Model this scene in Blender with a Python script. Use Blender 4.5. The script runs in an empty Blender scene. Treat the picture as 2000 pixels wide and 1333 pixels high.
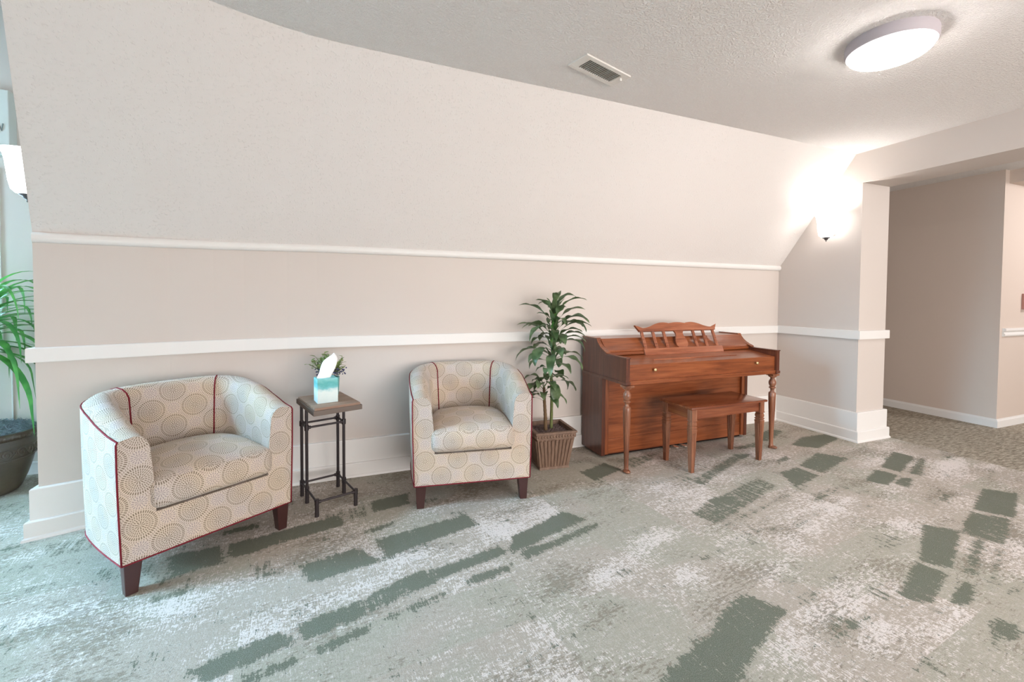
import bpy, bmesh, math, random
from mathutils import Vector, Matrix
from mathutils.noise import noise as mnoise
PI = math.pi
scene = bpy.context.scene
COL = scene.collection

# ------------------------------------------------------------------ camera
cam_d = bpy.data.cameras.new('camera'); cam = bpy.data.objects.new('camera', cam_d)
COL.objects.link(cam); scene.camera = cam
cam_d.sensor_fit = 'HORIZONTAL'; cam_d.sensor_width = 36.0
cam_d.lens = 845.12 / 2000 * 36.0
cam_d.shift_y = (606.18 - 666.5) / 2000
cam_d.clip_start = 0.05; cam_d.clip_end = 200
_yaw, _pit, _roll = -0.3703, -0.0288, 0.0064
_c, _s = math.cos(_yaw), math.sin(_yaw)
_fw = Vector((-_s, _c, 0)); _r = Vector((_c, _s, 0)); _u = Vector((0, 0, 1))
_F = _fw * math.cos(_pit) + _u * math.sin(_pit)
_U = -_fw * math.sin(_pit) + _u * math.cos(_pit)
_R = _r * math.cos(_roll) + _U * math.sin(_roll)
_U2 = -_r * math.sin(_roll) + _U * math.cos(_roll)
_m = Matrix((( _R.x, _U2.x, -_F.x, -4.0358), (_R.y, _U2.y, -_F.y, -3.0631), (_R.z, _U2.z, -_F.z, 1.2), (0, 0, 0, 1)))
cam.matrix_world = _m

# ------------------------------------------------------------------ world, exposure
scene.view_settings.view_transform = 'Standard'
scene.view_settings.look = 'None'
scene.view_settings.gamma = 1.0
scene.view_settings.use_curve_mapping = False
scene.view_settings.exposure = 0.12
world = bpy.data.worlds.new('world'); scene.world = world; world.use_nodes = True
_bg = world.node_tree.nodes['Background']
_bg.inputs['Color'].default_value = (1.0, 0.935, 0.915, 1)
_bg.inputs['Strength'].default_value = 1.2

# ------------------------------------------------------------------ lights beyond the frame: window daylight, corridor lamp, added fills
def area(name, loc, target, size, size_y, power, color, spread=PI):
    d = bpy.data.lights.new(name, 'AREA'); d.shape = 'RECTANGLE'; d.size = size; d.size_y = size_y
    d.energy = power; d.color = color; d.spread = spread
    o = bpy.data.objects.new(name, d); COL.objects.link(o); o.location = loc
    o.rotation_euler = (Vector(target) - Vector(loc)).to_track_quat('-Z', 'Y').to_euler()
    return o
def point(name, loc, power, color, r=0.03):
    d = bpy.data.lights.new(name, 'POINT'); d.energy = power; d.color = color; d.shadow_soft_size = r
    o = bpy.data.objects.new(name, d); COL.objects.link(o); o.location = loc
    return o

area('daylight_side_window', (-8.2, -1.35, 1.9), (-5.3, -1.5, 0.0), 1.5, 1.9, 225, (0.40, 0.74, 1.0), 1.05)
area('recess_daylight_fill', (-8.2, -0.35, 1.5), (-5.9, 0.77, 1.35), 0.7, 1.3, 34, (0.45, 0.78, 1.0), 1.6)  # extra lamp at the side window, added to brighten and cool the recess wall
area('daylight_back_window', (-6.75, 1.3, 1.6), (-6.4, -0.6, 0.6), 1.1, 1.2, 120, (0.42, 0.76, 1.0))
area('rear_fill', (-1.6, -7.5, 1.05), (-1.7, 0.0, 0.4), 5.0, 1.8, 118, (1.0, 0.935, 0.9), 1.9)  # broad fill added behind the camera for frontal light, no window there
area('overhead_fill_right', (-0.8, -3.6, 2.38), (-1.0, -1.2, 0.8), 1.2, 1.2, 12, (1.0, 0.91, 0.88))  # added overhead fill, there is no fixture here
area('corridor_lamp', (2.6, -2.2, 2.36), (2.3, -1.2, 1.2), 0.5, 0.5, 31, (1.0, 0.95, 0.95))
point('low_fill_right', (-1.6, -5.0, 1.6), 48, (1.0, 0.93, 0.9), 0.35)  # added to lift the ceiling and walls, no lamp stands here

# ------------------------------------------------------------------ materials
def srgb(r, g, b):
    f = lambda v: (v/255/12.92) if v/255 <= 0.04045 else ((v/255+0.055)/1.055)**2.4
    return (f(r), f(g), f(b), 1)

class NT:
    """tiny builder for node graphs"""
    def __init__(self, name, rough=0.6, spec=0.3):
        self.m = bpy.data.materials.new(name); self.m.use_nodes = True
        self.t = self.m.node_tree; self.b = self.t.nodes['Principled BSDF']
        self.b.inputs['Roughness'].default_value = rough
        self.b.inputs['Specular IOR Level'].default_value = spec
    def n(self, typ, **kw):
        nd = self.t.nodes.new(typ)
        for k, v in kw.items(): setattr(nd, k, v)
        return nd
    def put(self, sock, v):
        if isinstance(v, bpy.types.NodeSocket): self.t.links.new(v, sock)
        else: sock.default_value = v
    def math(self, op, a, b=0.0, c=0.0, clamp=False):
        nd = self.n('ShaderNodeMath', operation=op); nd.use_clamp = clamp
        for i, v in enumerate((a, b, c)): self.put(nd.inputs[i], v)
        return nd.outputs[0]
    def vec(self, x, y, z=0.0):
        nd = self.n('ShaderNodeCombineXYZ')
        for i, v in enumerate((x, y, z)): self.put(nd.inputs[i], v)
        return nd.outputs[0]
    def sep(self, v):
        nd = self.n('ShaderNodeSeparateXYZ'); self.put(nd.inputs[0], v); return nd.outputs
    def coord(self, which='Object'):
        return self.n('ShaderNodeTexCoord').outputs[which]
    def mapping(self, v, scale=(1, 1, 1), rot=(0, 0, 0), loc=(0, 0, 0)):
        nd = self.n('ShaderNodeMapping'); self.put(nd.inputs['Vector'], v)
        nd.inputs['Scale'].default_value = scale; nd.inputs['Rotation'].default_value = rot; nd.inputs['Location'].default_value = loc
        return nd.outputs[0]
    def noise(self, v, scale, detail=2, rough=0.5, dist=0.0):
        nd = self.n('ShaderNodeTexNoise'); self.put(nd.inputs['Vector'], v)
        nd.inputs['Scale'].default_value = scale; nd.inputs['Detail'].default_value = detail
        nd.inputs['Roughness'].default_value = rough; nd.inputs['Distortion'].default_value = dist
        return nd.outputs['Fac']
    def smooth(self, v, lo, hi, a=0.0, b=1.0):
        nd = self.n('ShaderNodeMapRange', interpolation_type='SMOOTHSTEP'); self.put(nd.inputs['Value'], v)
        nd.inputs['From Min'].default_value = lo; nd.inputs['From Max'].default_value = hi
        nd.inputs['To Min'].default_value = a; nd.inputs['To Max'].default_value = b
        return nd.outputs['Result']
    def mix(self, f, a, b, blend='MIX'):
        nd = self.n('ShaderNodeMix', data_type='RGBA', blend_type=blend)
        self.put(nd.inputs['Factor'], f); self.put(nd.inputs[6], a); self.put(nd.inputs[7], b)
        return nd.outputs[2]
    def color(self, v): self.put(self.b.inputs['Base Color'], v)
    def bump(self, h, strength=0.3, dist=0.01):
        nd = self.n('ShaderNodeBump'); nd.inputs['Strength'].default_value = strength; nd.inputs['Distance'].default_value = dist
        self.put(nd.inputs['Height'], h); self.t.links.new(nd.outputs[0], self.b.inputs['Normal'])

def plain(name, col, rough=0.5, spec=0.4, metal=0.0, var=0.04, vscale=12):
    g = NT(name, rough, spec); g.b.inputs['Metallic'].default_value = metal
    f = g.noise(g.coord(), vscale, 3)
    lo = tuple(c * (1 - var) for c in col[:3]) + (1,); hi = tuple(min(1, c * (1 + var)) for c in col[:3]) + (1,)
    g.color(g.mix(f, lo, hi)); return g.m

def paint(name, col, bump=0.05, bscale=350, rough=0.55):
    g = NT(name, rough, 0.25); co = g.coord()
    f = g.noise(co, 1.3, 2)
    g.color(g.mix(f, tuple(c * 0.985 for c in col[:3]) + (1,), col))
    g.bump(g.noise(co, bscale, 2), bump, 0.002); return g.m

M = {}
M['wall'] = paint('wall paint beige', srgb(205, 196, 189))
M['slope'] = paint('slope paint pale', srgb(228, 219, 215))
M['corr'] = paint('corridor paint', srgb(207, 193, 182))
M['trim'] = paint('white trim paint', srgb(226, 224, 221), 0.02, 60, 0.35)
def textured(name, col, s, strength, dist, lo, hi):
    g = NT(name, 0.85, 0.15); co = g.coord()
    a = g.noise(co, s, 3, 0.6); b = g.smooth(a, lo, hi)
    g.color(g.mix(g.math('MULTIPLY', b, 0.5), tuple(c * 0.93 for c in col[:3]) + (1,), col)); g.bump(b, strength, dist); return g.m
M['ceiling'] = textured('popcorn ceiling', srgb(247, 244, 241), 95, 0.75, 0.006, 0.42, 0.66)
def slope_mat():
    g = NT('orange peel plaster', 0.7, 0.25); co = g.coord()
    a = g.smooth(g.noise(co, 95, 2, 0.5), 0.55, 0.75)
    g.color(srgb(223, 218, 214)); g.bump(a, 0.6, 0.003); return g.m
M['slope'] = slope_mat()

def wood(name, dark, mid, light, rough=0.28, scale=1.0, rot=(0, 0, 0), coat=0.25, patch=0.0):
    g = NT(name, rough, 0.5); co = g.mapping(g.coord(), (1, 1, 1), rot)
    st = g.mapping(co, (1.6 * scale, 26 * scale, 26 * scale))
    a = g.noise(st, 1.6, 5, 0.62, 0.7)
    fine = g.noise(g.mapping(co, (6, 260, 260)), 1.0, 2)
    big = g.noise(co, 3.2, 2)
    r = g.n('ShaderNodeValToRGB'); g.put(r.inputs[0], a)
    e = r.color_ramp.elements; e[0].position = 0.3; e[0].color = dark; e[1].position = 0.68; e[1].color = light
    k = e.new(0.47); k.color = mid
    c = g.mix(g.math('MULTIPLY', fine, 0.35), r.outputs[0], dark)
    c = g.mix(g.math('MULTIPLY', big, 0.3), c, mid)
    g.color(c); g.b.inputs['Coat Weight'].default_value = coat; g.b.inputs['Coat Roughness'].default_value = 0.15
    g.bump(fine, 0.04, 0.001); return g.m
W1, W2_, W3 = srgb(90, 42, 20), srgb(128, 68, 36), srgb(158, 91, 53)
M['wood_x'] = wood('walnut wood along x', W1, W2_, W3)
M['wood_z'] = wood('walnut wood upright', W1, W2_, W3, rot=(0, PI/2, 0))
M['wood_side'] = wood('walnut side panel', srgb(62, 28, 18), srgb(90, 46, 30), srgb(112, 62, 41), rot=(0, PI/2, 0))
M['wood_desk'] = wood('walnut music desk', srgb(104, 54, 34), srgb(150, 88, 60), srgb(182, 118, 86))
M['wood_bench'] = wood('bench wood', srgb(84, 38, 20), srgb(116, 60, 36), srgb(148, 86, 54), rough=0.2, coat=0.5)
M['wood_bench_y'] = wood('bench wood side grain', srgb(84, 38, 20), srgb(116, 60, 36), srgb(148, 86, 54), rough=0.2, coat=0.5, rot=(0, 0, PI/2))
M['wood_leg'] = wood('worn turned leg wood', srgb(82, 45, 28), srgb(128, 78, 53), srgb(162, 110, 80), rot=(0, PI/2, 0), rough=0.38)
M['wood_table'] = wood('weathered table top wood', srgb(112, 88, 74), srgb(146, 118, 100), srgb(172, 146, 126), rough=0.6, coat=0.0)
M['espresso'] = plain('espresso leg wood', srgb(62, 36, 34), 0.35, 0.5, var=0.15)
M['iron'] = plain('dark iron pipe', srgb(62, 56, 58), 0.42, 0.5, 0.5, 0.12, 60)
M['band'] = plain('table edge band', srgb(104, 92, 84), 0.5, 0.4, 0.1)
M['brass'] = plain('brass', srgb(226, 190, 140), 0.22, 0.6, 0.9)
M['pedal'] = plain('pedal brass', srgb(225, 212, 200), 0.25, 0.6, 0.7)
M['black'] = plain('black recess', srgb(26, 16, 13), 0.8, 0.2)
M['pipe_red'] = plain('red welt fabric', srgb(112, 32, 42), 0.75, 0.15, var=0.12, vscale=300)
M['bronze'] = plain('dark pewter', srgb(96, 94, 96), 0.4, 0.5, 0.6)
M['vent'] = plain('vent enamel', srgb(226, 223, 217), 0.45, 0.4)
M['vent_dark'] = plain('vent duct dark', srgb(112, 108, 102), 0.8, 0.1)
M['ring'] = plain('brushed light housing', srgb(186, 179, 184), 0.75, 0.2, 0.0)
M['soil'] = plain('pebbly soil', srgb(104, 90, 88), 0.95, 0.1, var=0.75, vscale=160)
M['stem'] = plain('plant stem', srgb(104, 112, 70), 0.7, 0.2, var=0.35, vscale=70)
M['bark'] = plain('plant bark', srgb(108, 88, 66), 0.85, 0.2, var=0.35, vscale=90)
M['moss'] = plain('blue grey spanish moss', srgb(128, 144, 154), 0.9, 0.1, var=0.45, vscale=90)
M['valance'] = plain('window blind fabric', srgb(208, 212, 208), 0.7, 0.2)
M['mark'] = plain('grey printed mark', srgb(120, 130, 132), 0.7, 0.2)
M['red'] = plain('red brown enamel', srgb(176, 130, 120), 0.5, 0.3)
M['tissue'] = plain('white tissue paper', srgb(246, 246, 248), 0.8, 0.15, var=0.02)
M['lav'] = plain('dusky lavender blossom', srgb(86, 88, 116), 0.8, 0.2, var=0.3, vscale=120)
M['white_cord'] = plain('white cord', srgb(228, 234, 236), 0.5, 0.3)
M['teal'] = plain('teal glaze', srgb(96, 158, 156), 0.2, 0.5, var=0.15)

def leaf(name, a, b, vscale=14, trans=0.25, rough=0.38):
    g = NT(name, rough, 0.45); co = g.coord()
    g.color(g.mix(g.smooth(g.noise(co, vscale, 2), 0.35, 0.65), a, b))
    g.b.inputs['Subsurface Weight'].default_value = 0.0
    if trans:
        tr = g.n('ShaderNodeBsdfTranslucent'); tr.inputs[0].default_value = tuple(min(1, c * 1.5) for c in b[:3]) + (1,)
        mx = g.n('ShaderNodeMixShader'); mx.inputs[0].default_value = trans
        out = g.t.nodes['Material Output']
        g.t.links.new(g.b.outputs[0], mx.inputs[1]); g.t.links.new(tr.outputs[0], mx.inputs[2]); g.t.links.new(mx.outputs[0], out.inputs[0])
    return g.m
M['leaf'] = leaf('dracaena leaf', srgb(50, 76, 42), srgb(106, 126, 90), trans=0.15)
M['sheath'] = leaf('bright leaf bases', srgb(76, 128, 60), srgb(120, 165, 90), trans=0.15)
M['leaf_strap'] = leaf('strap leaf', srgb(34, 96, 44), srgb(84, 146, 70), trans=0.35)
M['leaf_small'] = leaf('small sage leaf', srgb(84, 108, 62), srgb(150, 164, 108), 40)

def glow(name, col, strength):
    g = NT(name, 0.3); g.color((0.9, 0.9, 0.9, 1))
    g.b.inputs['Emission Color'].default_value = col; g.b.inputs['Emission Strength'].default_value = strength; return g.m
M['glow_ceiling'] = glow('lit acrylic diffuser', (1, 0.955, 0.93, 1), 48.0)
M['glow_shade'] = glow('lit frosted glass shade', (1, 0.97, 0.95, 1), 4.5)
M['glow_shade_left'] = glow('lit frosted glass shade cool', (0.95, 0.99, 1, 1), 4.5)

def glass():
    g = NT('window glass', 0.02); g.b.inputs['Transmission Weight'].default_value = 1.0; g.b.inputs['IOR'].default_value = 1.01
    g.color((0.97, 1, 1, 1)); return g.m
M['glass'] = glass()

def planter_mat():
    g = NT('ribbed brown resin', 0.55, 0.35); co = g.coord()
    f = g.noise(g.mapping(co, (1, 1, 0.2)), 70, 3)
    g.color(g.mix(f, srgb(86, 66, 54), srgb(146, 120, 102))); g.bump(f, 0.2, 0.002); return g.m
M['planter'] = planter_mat()
def urn_mat():
    g = NT('aged bronze pottery', 0.35, 0.5); co = g.coord(); f = g.noise(co, 9, 4)
    g.color(g.mix(f, srgb(44, 35, 28), srgb(100, 86, 70))); g.bump(g.noise(co, 60, 2), 0.1, 0.002); return g.m
M['urn'] = urn_mat()

def tissue_box_mat():
    g = NT('watercolour tissue carton', 0.55, 0.3); co = g.coord(); z = g.sep(co)[2]
    n1 = g.noise(co, 22, 3, 0.6)
    h = g.math('ADD', z, g.math('MULTIPLY', g.math('SUBTRACT', n1, 0.5), 0.06))
    r = g.n('ShaderNodeValToRGB'); g.put(r.inputs[0], g.math('DIVIDE', h, 0.137))
    e = r.color_ramp.elements
    e[0].position = 0.0; e[0].color = srgb(205, 226, 228); e[1].position = 1.0; e[1].color = srgb(140, 205, 205)
    for p, c in ((0.45, (222, 238, 238)), (0.55, (190, 224, 228)), (0.62, (128, 200, 206)), (0.72, (104, 186, 190)), (0.8, (92, 178, 178)), (0.9, (120, 194, 192))):
        k = e.new(p); k.color = srgb(*c)
    g.color(r.outputs[0]); return g.m
M['tissue_box'] = tissue_box_mat()

# upholstery: rings of little dashes on a staggered lattice, small stars between
def fabric():
    g = NT('medallion print upholstery', 0.92, 0.12)
    uv = g.coord('UV'); A = 0.184
    s = g.sep(uv); U = g.math('DIVIDE', s[0], A); V = g.math('DIVIDE', s[1], A)
    wob = g.noise(uv, 90, 1)
    def lattice(ou, ov):
        x = g.math('SUBTRACT', g.math('FRACT', g.math('ADD', U, ou)), 0.5)
        y = g.math('SUBTRACT', g.math('FRACT', g.math('ADD', V, ov)), 0.5)
        r = g.math('SQRT', g.math('ADD', g.math('MULTIPLY', x, x), g.math('MULTIPLY', y, y)))
        th = g.math('ARCTAN2', y, x); return r, th
    def dashes(r, th, rings, soft=0.12):
        tot = None
        for (r0, r1, n, ph) in rings:
            mid, hw = (r0 + r1) / 2, (r1 - r0) / 2
            band = g.smooth(g.math('ABSOLUTE', g.math('SUBTRACT', r, mid)), hw * 0.75, hw * 1.1, 1.0, 0.0)
            ray = g.smooth(g.math('COSINE', g.math('ADD', g.math('MULTIPLY', th, float(n)), ph)), -0.05, 0.5)
            d = g.math('MULTIPLY', band, ray)
            tot = d if tot is None else g.math('MAXIMUM', tot, d)
        return tot
    big = [(0.010, 0.092, 9, 0), (0.098, 0.142, 18, 1), (0.150, 0.192, 27, 0), (0.200, 0.242, 34, 1), (0.256, 0.318, 42, 0)]
    star = [(0.010, 0.085, 9, 0), (0.092, 0.145, 16, 0.8)]
    bgr = [(0.332, 0.366, 50, 0.5), (0.374, 0.408, 55, 0), (0.416, 0.45, 61, 0.7), (0.458, 0.495, 66, 0)]
    rA, tA = lattice(0.5, 0.5); rB, tB = lattice(0.0, 0.0); rC, tC = lattice(0.5, 0.0); rD, tD = lattice(0.0, 0.5)
    near = g.math('LESS_THAN', rA, rB)
    rM = g.math('MINIMUM', rA, rB)
    tM = g.math('ADD', g.math('MULTIPLY', near, tA), g.math('MULTIPLY', g.math('SUBTRACT', 1.0, near), tB))
    sN = g.math('LESS_THAN', rC, rD); rS = g.math('MINIMUM', rC, rD)
    tS = g.math('ADD', g.math('MULTIPLY', sN, tC), g.math('MULTIPLY', g.math('SUBTRACT', 1.0, sN), tD))
    dAB = dashes(rM, tM, big); dCD = dashes(rS, tS, star)
    inS = g.smooth(rS, 0.15, 0.16, 1.0, 0.0)
    bg = g.math('MULTIPLY', dashes(rM, tM, bgr), g.math('SUBTRACT', 1.0, inS))
    inA = g.smooth(rM, 0.32, 0.33, 1.0, 0.0)
    outer = g.math('MULTIPLY', inA, g.smooth(rM, 0.244, 0.25))
    tint = g.smooth(g.noise(uv, 5, 1), 0.4, 0.6)
    cream = g.mix(tint, srgb(206, 190, 174), srgb(198, 187, 178))
    warm = g.mix(tint, srgb(198, 182, 160), srgb(190, 178, 166))
    base = g.mix(g.math('MULTIPLY', inA, 0.5), cream, warm)
    c = g.mix(g.math('MULTIPLY', bg, 0.75), base, srgb(126, 110, 97))
    c = g.mix(g.math('MULTIPLY', dCD, 0.7), c, srgb(128, 116, 124))
    c = g.mix(g.math('MULTIPLY', dAB, g.math('ADD', 0.78, g.math('MULTIPLY', outer, 0.1))), c, srgb(98, 84, 68))
    g.color(c); g.bump(g.math('ADD', g.noise(uv, 900, 1), g.math('MULTIPLY', dAB, -0.4)), 0.15, 0.002)
    g.b.inputs['Sheen Weight'].default_value = 0.15
    return g.m
M['fabric'] = fabric()

def carpet(pattern=True):
    g = NT('patterned carpet' if pattern else 'plain corridor carpet', 0.95, 0.08); co = g.coord()
    fine = g.noise(co, 420, 2); pile = g.noise(co, 150, 3, 0.6)
    sweep = g.mapping(co, (1, 1, 1), (0, 0, math.radians(-6)))
    blot = g.noise(g.mapping(sweep, (30, 64, 1)), 1.0, 6, 0.8)
    streak = g.noise(g.mapping(sweep, (190, 34, 1)), 1.0, 3, 0.65)
    br = g.math('SUBTRACT', g.math('ADD', g.math('MULTIPLY', blot, 0.6), g.math('MULTIPLY', streak, 0.4)), 0.5)
    if pattern:
        at = g.n('ShaderNodeAttribute', attribute_name='pattern'); s = g.sep(at.outputs['Color'])
        big = g.noise(g.mapping(sweep, (2.4, 5.0, 1)), 1.0, 3)
        cell = g.n('ShaderNodeTexWhiteNoise', noise_dimensions='2D')
        q = g.sep(sweep)
        g.put(cell.inputs['Vector'], g.vec(g.math('FLOOR', g.math('DIVIDE', q[0], 0.5)), g.math('FLOOR', g.math('DIVIDE', q[1], 0.25)), 0.0))
        tile = cell.outputs['Value']
        warm = g.mix(g.smooth(g.math('ADD', g.noise(sweep, 2.0, 1), g.math('MULTIPLY', tile, 0.3)), 0.56, 0.66), srgb(168, 163, 148), srgb(175, 164, 151))
        base = g.mix(g.math('MULTIPLY', g.smooth(g.math('ADD', br, 0.5), 0.47, 0.55), 0.6), warm, srgb(190, 182, 172))
        lv = g.math('ADD', s[1], g.math('ADD', g.math('MULTIPLY', br, 4.2), g.math('ADD', g.math('MULTIPLY', g.math('SUBTRACT', big, 0.5), 1.1), g.math('MULTIPLY', g.math('SUBTRACT', tile, 0.5), 0.35))))
        lmask = g.smooth(lv, 0.50, 0.58)
        c = g.mix(g.math('MULTIPLY', lmask, 0.85), base, srgb(232, 224, 220))
        mv = g.math('ADD', g.noise(g.mapping(sweep, (36, 85, 1), loc=(7, 3, 0)), 1.0, 5, 0.78), g.math('MULTIPLY', g.math('SUBTRACT', g.noise(g.mapping(sweep, (2.5, 5, 1), loc=(4, 9, 0)), 1.0, 2), 0.5), 0.7))
        c = g.mix(g.math('MULTIPLY', g.smooth(mv, 0.575, 0.615), 0.7), c, srgb(122, 113, 97))
        bars = g.noise(g.mapping(sweep, (46, 3.5, 1)), 1.0, 3, 0.7)
        dv = g.math('ADD', s[0], g.math('ADD', g.math('MULTIPLY', br, 3.4), g.math('MULTIPLY', g.math('SUBTRACT', bars, 0.5), 1.3)))
        clus = g.noise(g.mapping(sweep, (3.5, 9, 1), loc=(2, 5, 0)), 1.0, 2)
        dv = g.math('ADD', dv, g.math('MAXIMUM', 0.0, g.math('MULTIPLY', g.math('SUBTRACT', clus, 0.56), 2.2)))
        dmask = g.smooth(dv, 0.47, 0.55)
        c = g.mix(g.math('MULTIPLY', dmask, 0.95), c, g.mix(fine, srgb(84, 91, 77), srgb(109, 113, 97)))
    else:
        a = g.noise(g.mapping(co, (14, 60, 1), (0, 0, math.radians(-8))), 1.0, 4, 0.75)
        r = g.n('ShaderNodeValToRGB'); g.put(r.inputs[0], a); e = r.color_ramp.elements
        e[0].position = 0.34; e[0].color = srgb(108, 100, 86); e[1].position = 0.66; e[1].color = srgb(204, 193, 176)
        k = e.new(0.5); k.color = srgb(160, 150, 133); c = r.outputs[0]
    c = g.mix(g.math('MULTIPLY', g.smooth(pile, 0.35, 0.65), 0.16), c, (0.09, 0.085, 0.07, 1))
    c = g.mix(g.math('MULTIPLY', g.smooth(fine, 0.4, 0.7), 0.14), c, (0.9, 0.88, 0.85, 1))
    g.color(c); g.bump(g.math('ADD', pile, g.math('MULTIPLY', fine, 0.6)), 0.6, 0.004)
    return g.m
M['carpet'] = carpet(True)
M['carpet_hall'] = carpet(False)

# ------------------------------------------------------------------ helpers
def mesh_obj(name, bm, mat, parent=None, smooth=False, angle=None):
    bmesh.ops.recalc_face_normals(bm, faces=bm.faces)
    me = bpy.data.meshes.new(name); bm.to_mesh(me); bm.free()
    o = bpy.data.objects.new(name, me); COL.objects.link(o)
    if mat: me.materials.append(mat)
    if smooth:
        for p in me.polygons: p.use_smooth = True
    if angle is not None:
        for p in me.polygons: p.use_smooth = True
        try: me.set_sharp_from_angle(angle=math.radians(angle))
        except Exception: pass
    if parent: o.parent = parent
    return o
def thing(name, label, cat, loc=(0, 0, 0), rz=0.0, group=None):
    o = bpy.data.objects.new(name, None); COL.objects.link(o); o.empty_display_size = 0.1
    o.location = loc; o.rotation_euler = (0, 0, rz); o['label'] = label; o['category'] = cat
    if group: o['group'] = group
    return o
def struct(name, bm, mat, **kw):
    o = mesh_obj(name, bm, mat, **kw); o['kind'] = 'structure'; return o
def tag(o, label, cat, group=None):
    o['label'] = label; o['category'] = cat
    if group: o['group'] = group
    return o
def box(bm, x0, x1, y0, y1, z0, z1, bevel=0.0):
    r = bmesh.ops.create_cube(bm, size=1.0)
    vs = r['verts']
    for v in vs:
        v.co = Vector(((x0 + x1) / 2 + v.co.x * (x1 - x0), (y0 + y1) / 2 + v.co.y * (y1 - y0), (z0 + z1) / 2 + v.co.z * (z1 - z0)))
    if bevel > 0:
        es = list({e for v in vs for e in v.link_edges})
        bmesh.ops.bevel(bm, geom=es, offset=bevel, segments=2, affect='EDGES', profile=0.6)
def poly(bm, pts):
    return bm.faces.new([bm.verts.new(p) for p in pts])
def prism(bm, pts, off):
    """closed polygon pts extruded by the vector off"""
    a = [bm.verts.new(p) for p in pts]; b = [bm.verts.new(Vector(p) + Vector(off)) for p in pts]
    bm.faces.new(a); bm.faces.new(list(reversed(b))); n = len(pts)
    for i in range(n): bm.faces.new((a[i], b[i], b[(i + 1) % n], a[(i + 1) % n]))
def tube(bm, pts, r, seg=10, cap=True):
    pts = [Vector(p) for p in pts]; n = len(pts)
    rs = r if isinstance(r, (list, tuple)) else [r] * n
    rings = []; prev = None
    for i, p in enumerate(pts):
        t = (pts[min(i + 1, n - 1)] - pts[max(i - 1, 0)]).normalized()
        if prev is None:
            a = Vector((0, 0, 1)) if abs(t.z) < 0.9 else Vector((1, 0, 0))
            u = t.cross(a).normalized()
        else:
            u = (prev - t * prev.dot(t)).normalized()
        prev = u; v = t.cross(u)
        rings.append([bm.verts.new(p + (u * math.cos(2*PI*k/seg) + v * math.sin(2*PI*k/seg)) * rs[i]) for k in range(seg)])
    for i in range(n - 1):
        for k in range(seg):
            bm.faces.new((rings[i][k], rings[i][(k+1) % seg], rings[i+1][(k+1) % seg], rings[i+1][k]))
    if cap:
        bm.faces.new(rings[0]); bm.faces.new(list(reversed(rings[-1])))
def lathe(bm, prof, c=(0, 0, 0), seg=32, capb=True, capt=True, squash=None):
    rings = []
    for (r, z) in prof:
        rings.append([bm.verts.new((c[0] + r * math.cos(2*PI*k/seg), c[1] + r * math.sin(2*PI*k/seg), c[2] + z)) for k in range(seg)])
    for i in range(len(rings) - 1):
        for k in range(seg):
            bm.faces.new((rings[i][k], rings[i][(k+1) % seg], rings[i+1][(k+1) % seg], rings[i+1][k]))
    if capb: bm.faces.new(rings[0])
    if capt: bm.faces.new(rings[-1])
def square_lathe(bm, prof, c, rot=0.0):
    """square sections: prof of (half width, z)"""
    rings = []
    for (h, z) in prof:
        rings.append([bm.verts.new((c[0] + h*sx, c[1] + h*sy, c[2] + z)) for sx, sy in ((-1, -1), (1, -1), (1, 1), (-1, 1))])
    for i in range(len(rings) - 1):
        for k in range(4): bm.faces.new((rings[i][k], rings[i][(k+1) % 4], rings[i+1][(k+1) % 4], rings[i+1][k]))
    bm.faces.new(rings[0]); bm.faces.new(rings[-1])
def sweep(bm, path, prof):
    """profile of (outward distance, z) swept along a plan path, mitred; outward is to the right of travel"""
    n = len(path); cols = []
    for i in range(n):
        p = Vector(path[i][:2])
        d0 = (Vector(path[i][:2]) - Vector(path[i-1][:2])).normalized() if i > 0 else None
        d1 = (Vector(path[i+1][:2]) - Vector(path[i][:2])).normalized() if i < n-1 else None
        if d0 is None: d0 = d1
        if d1 is None: d1 = d0
        n0 = Vector((d0.y, -d0.x)); n1 = Vector((d1.y, -d1.x)); m = (n0 + n1).normalized(); k = 1 / max(0.2, m.dot(n0))
        dz = path[i][2] if len(path[i]) > 2 else 0
        cols.append([bm.verts.new((p.x + m.x*k*a, p.y + m.y*k*a, z + dz)) for a, z in prof])
    q = len(prof)
    for i in range(n - 1):
        for j in range(q):
            bm.faces.new((cols[i][j], cols[i][(j+1) % q], cols[i+1][(j+1) % q], cols[i+1][j]))
    bm.faces.new(cols[0]); bm.faces.new(list(reversed(cols[-1])))
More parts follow.
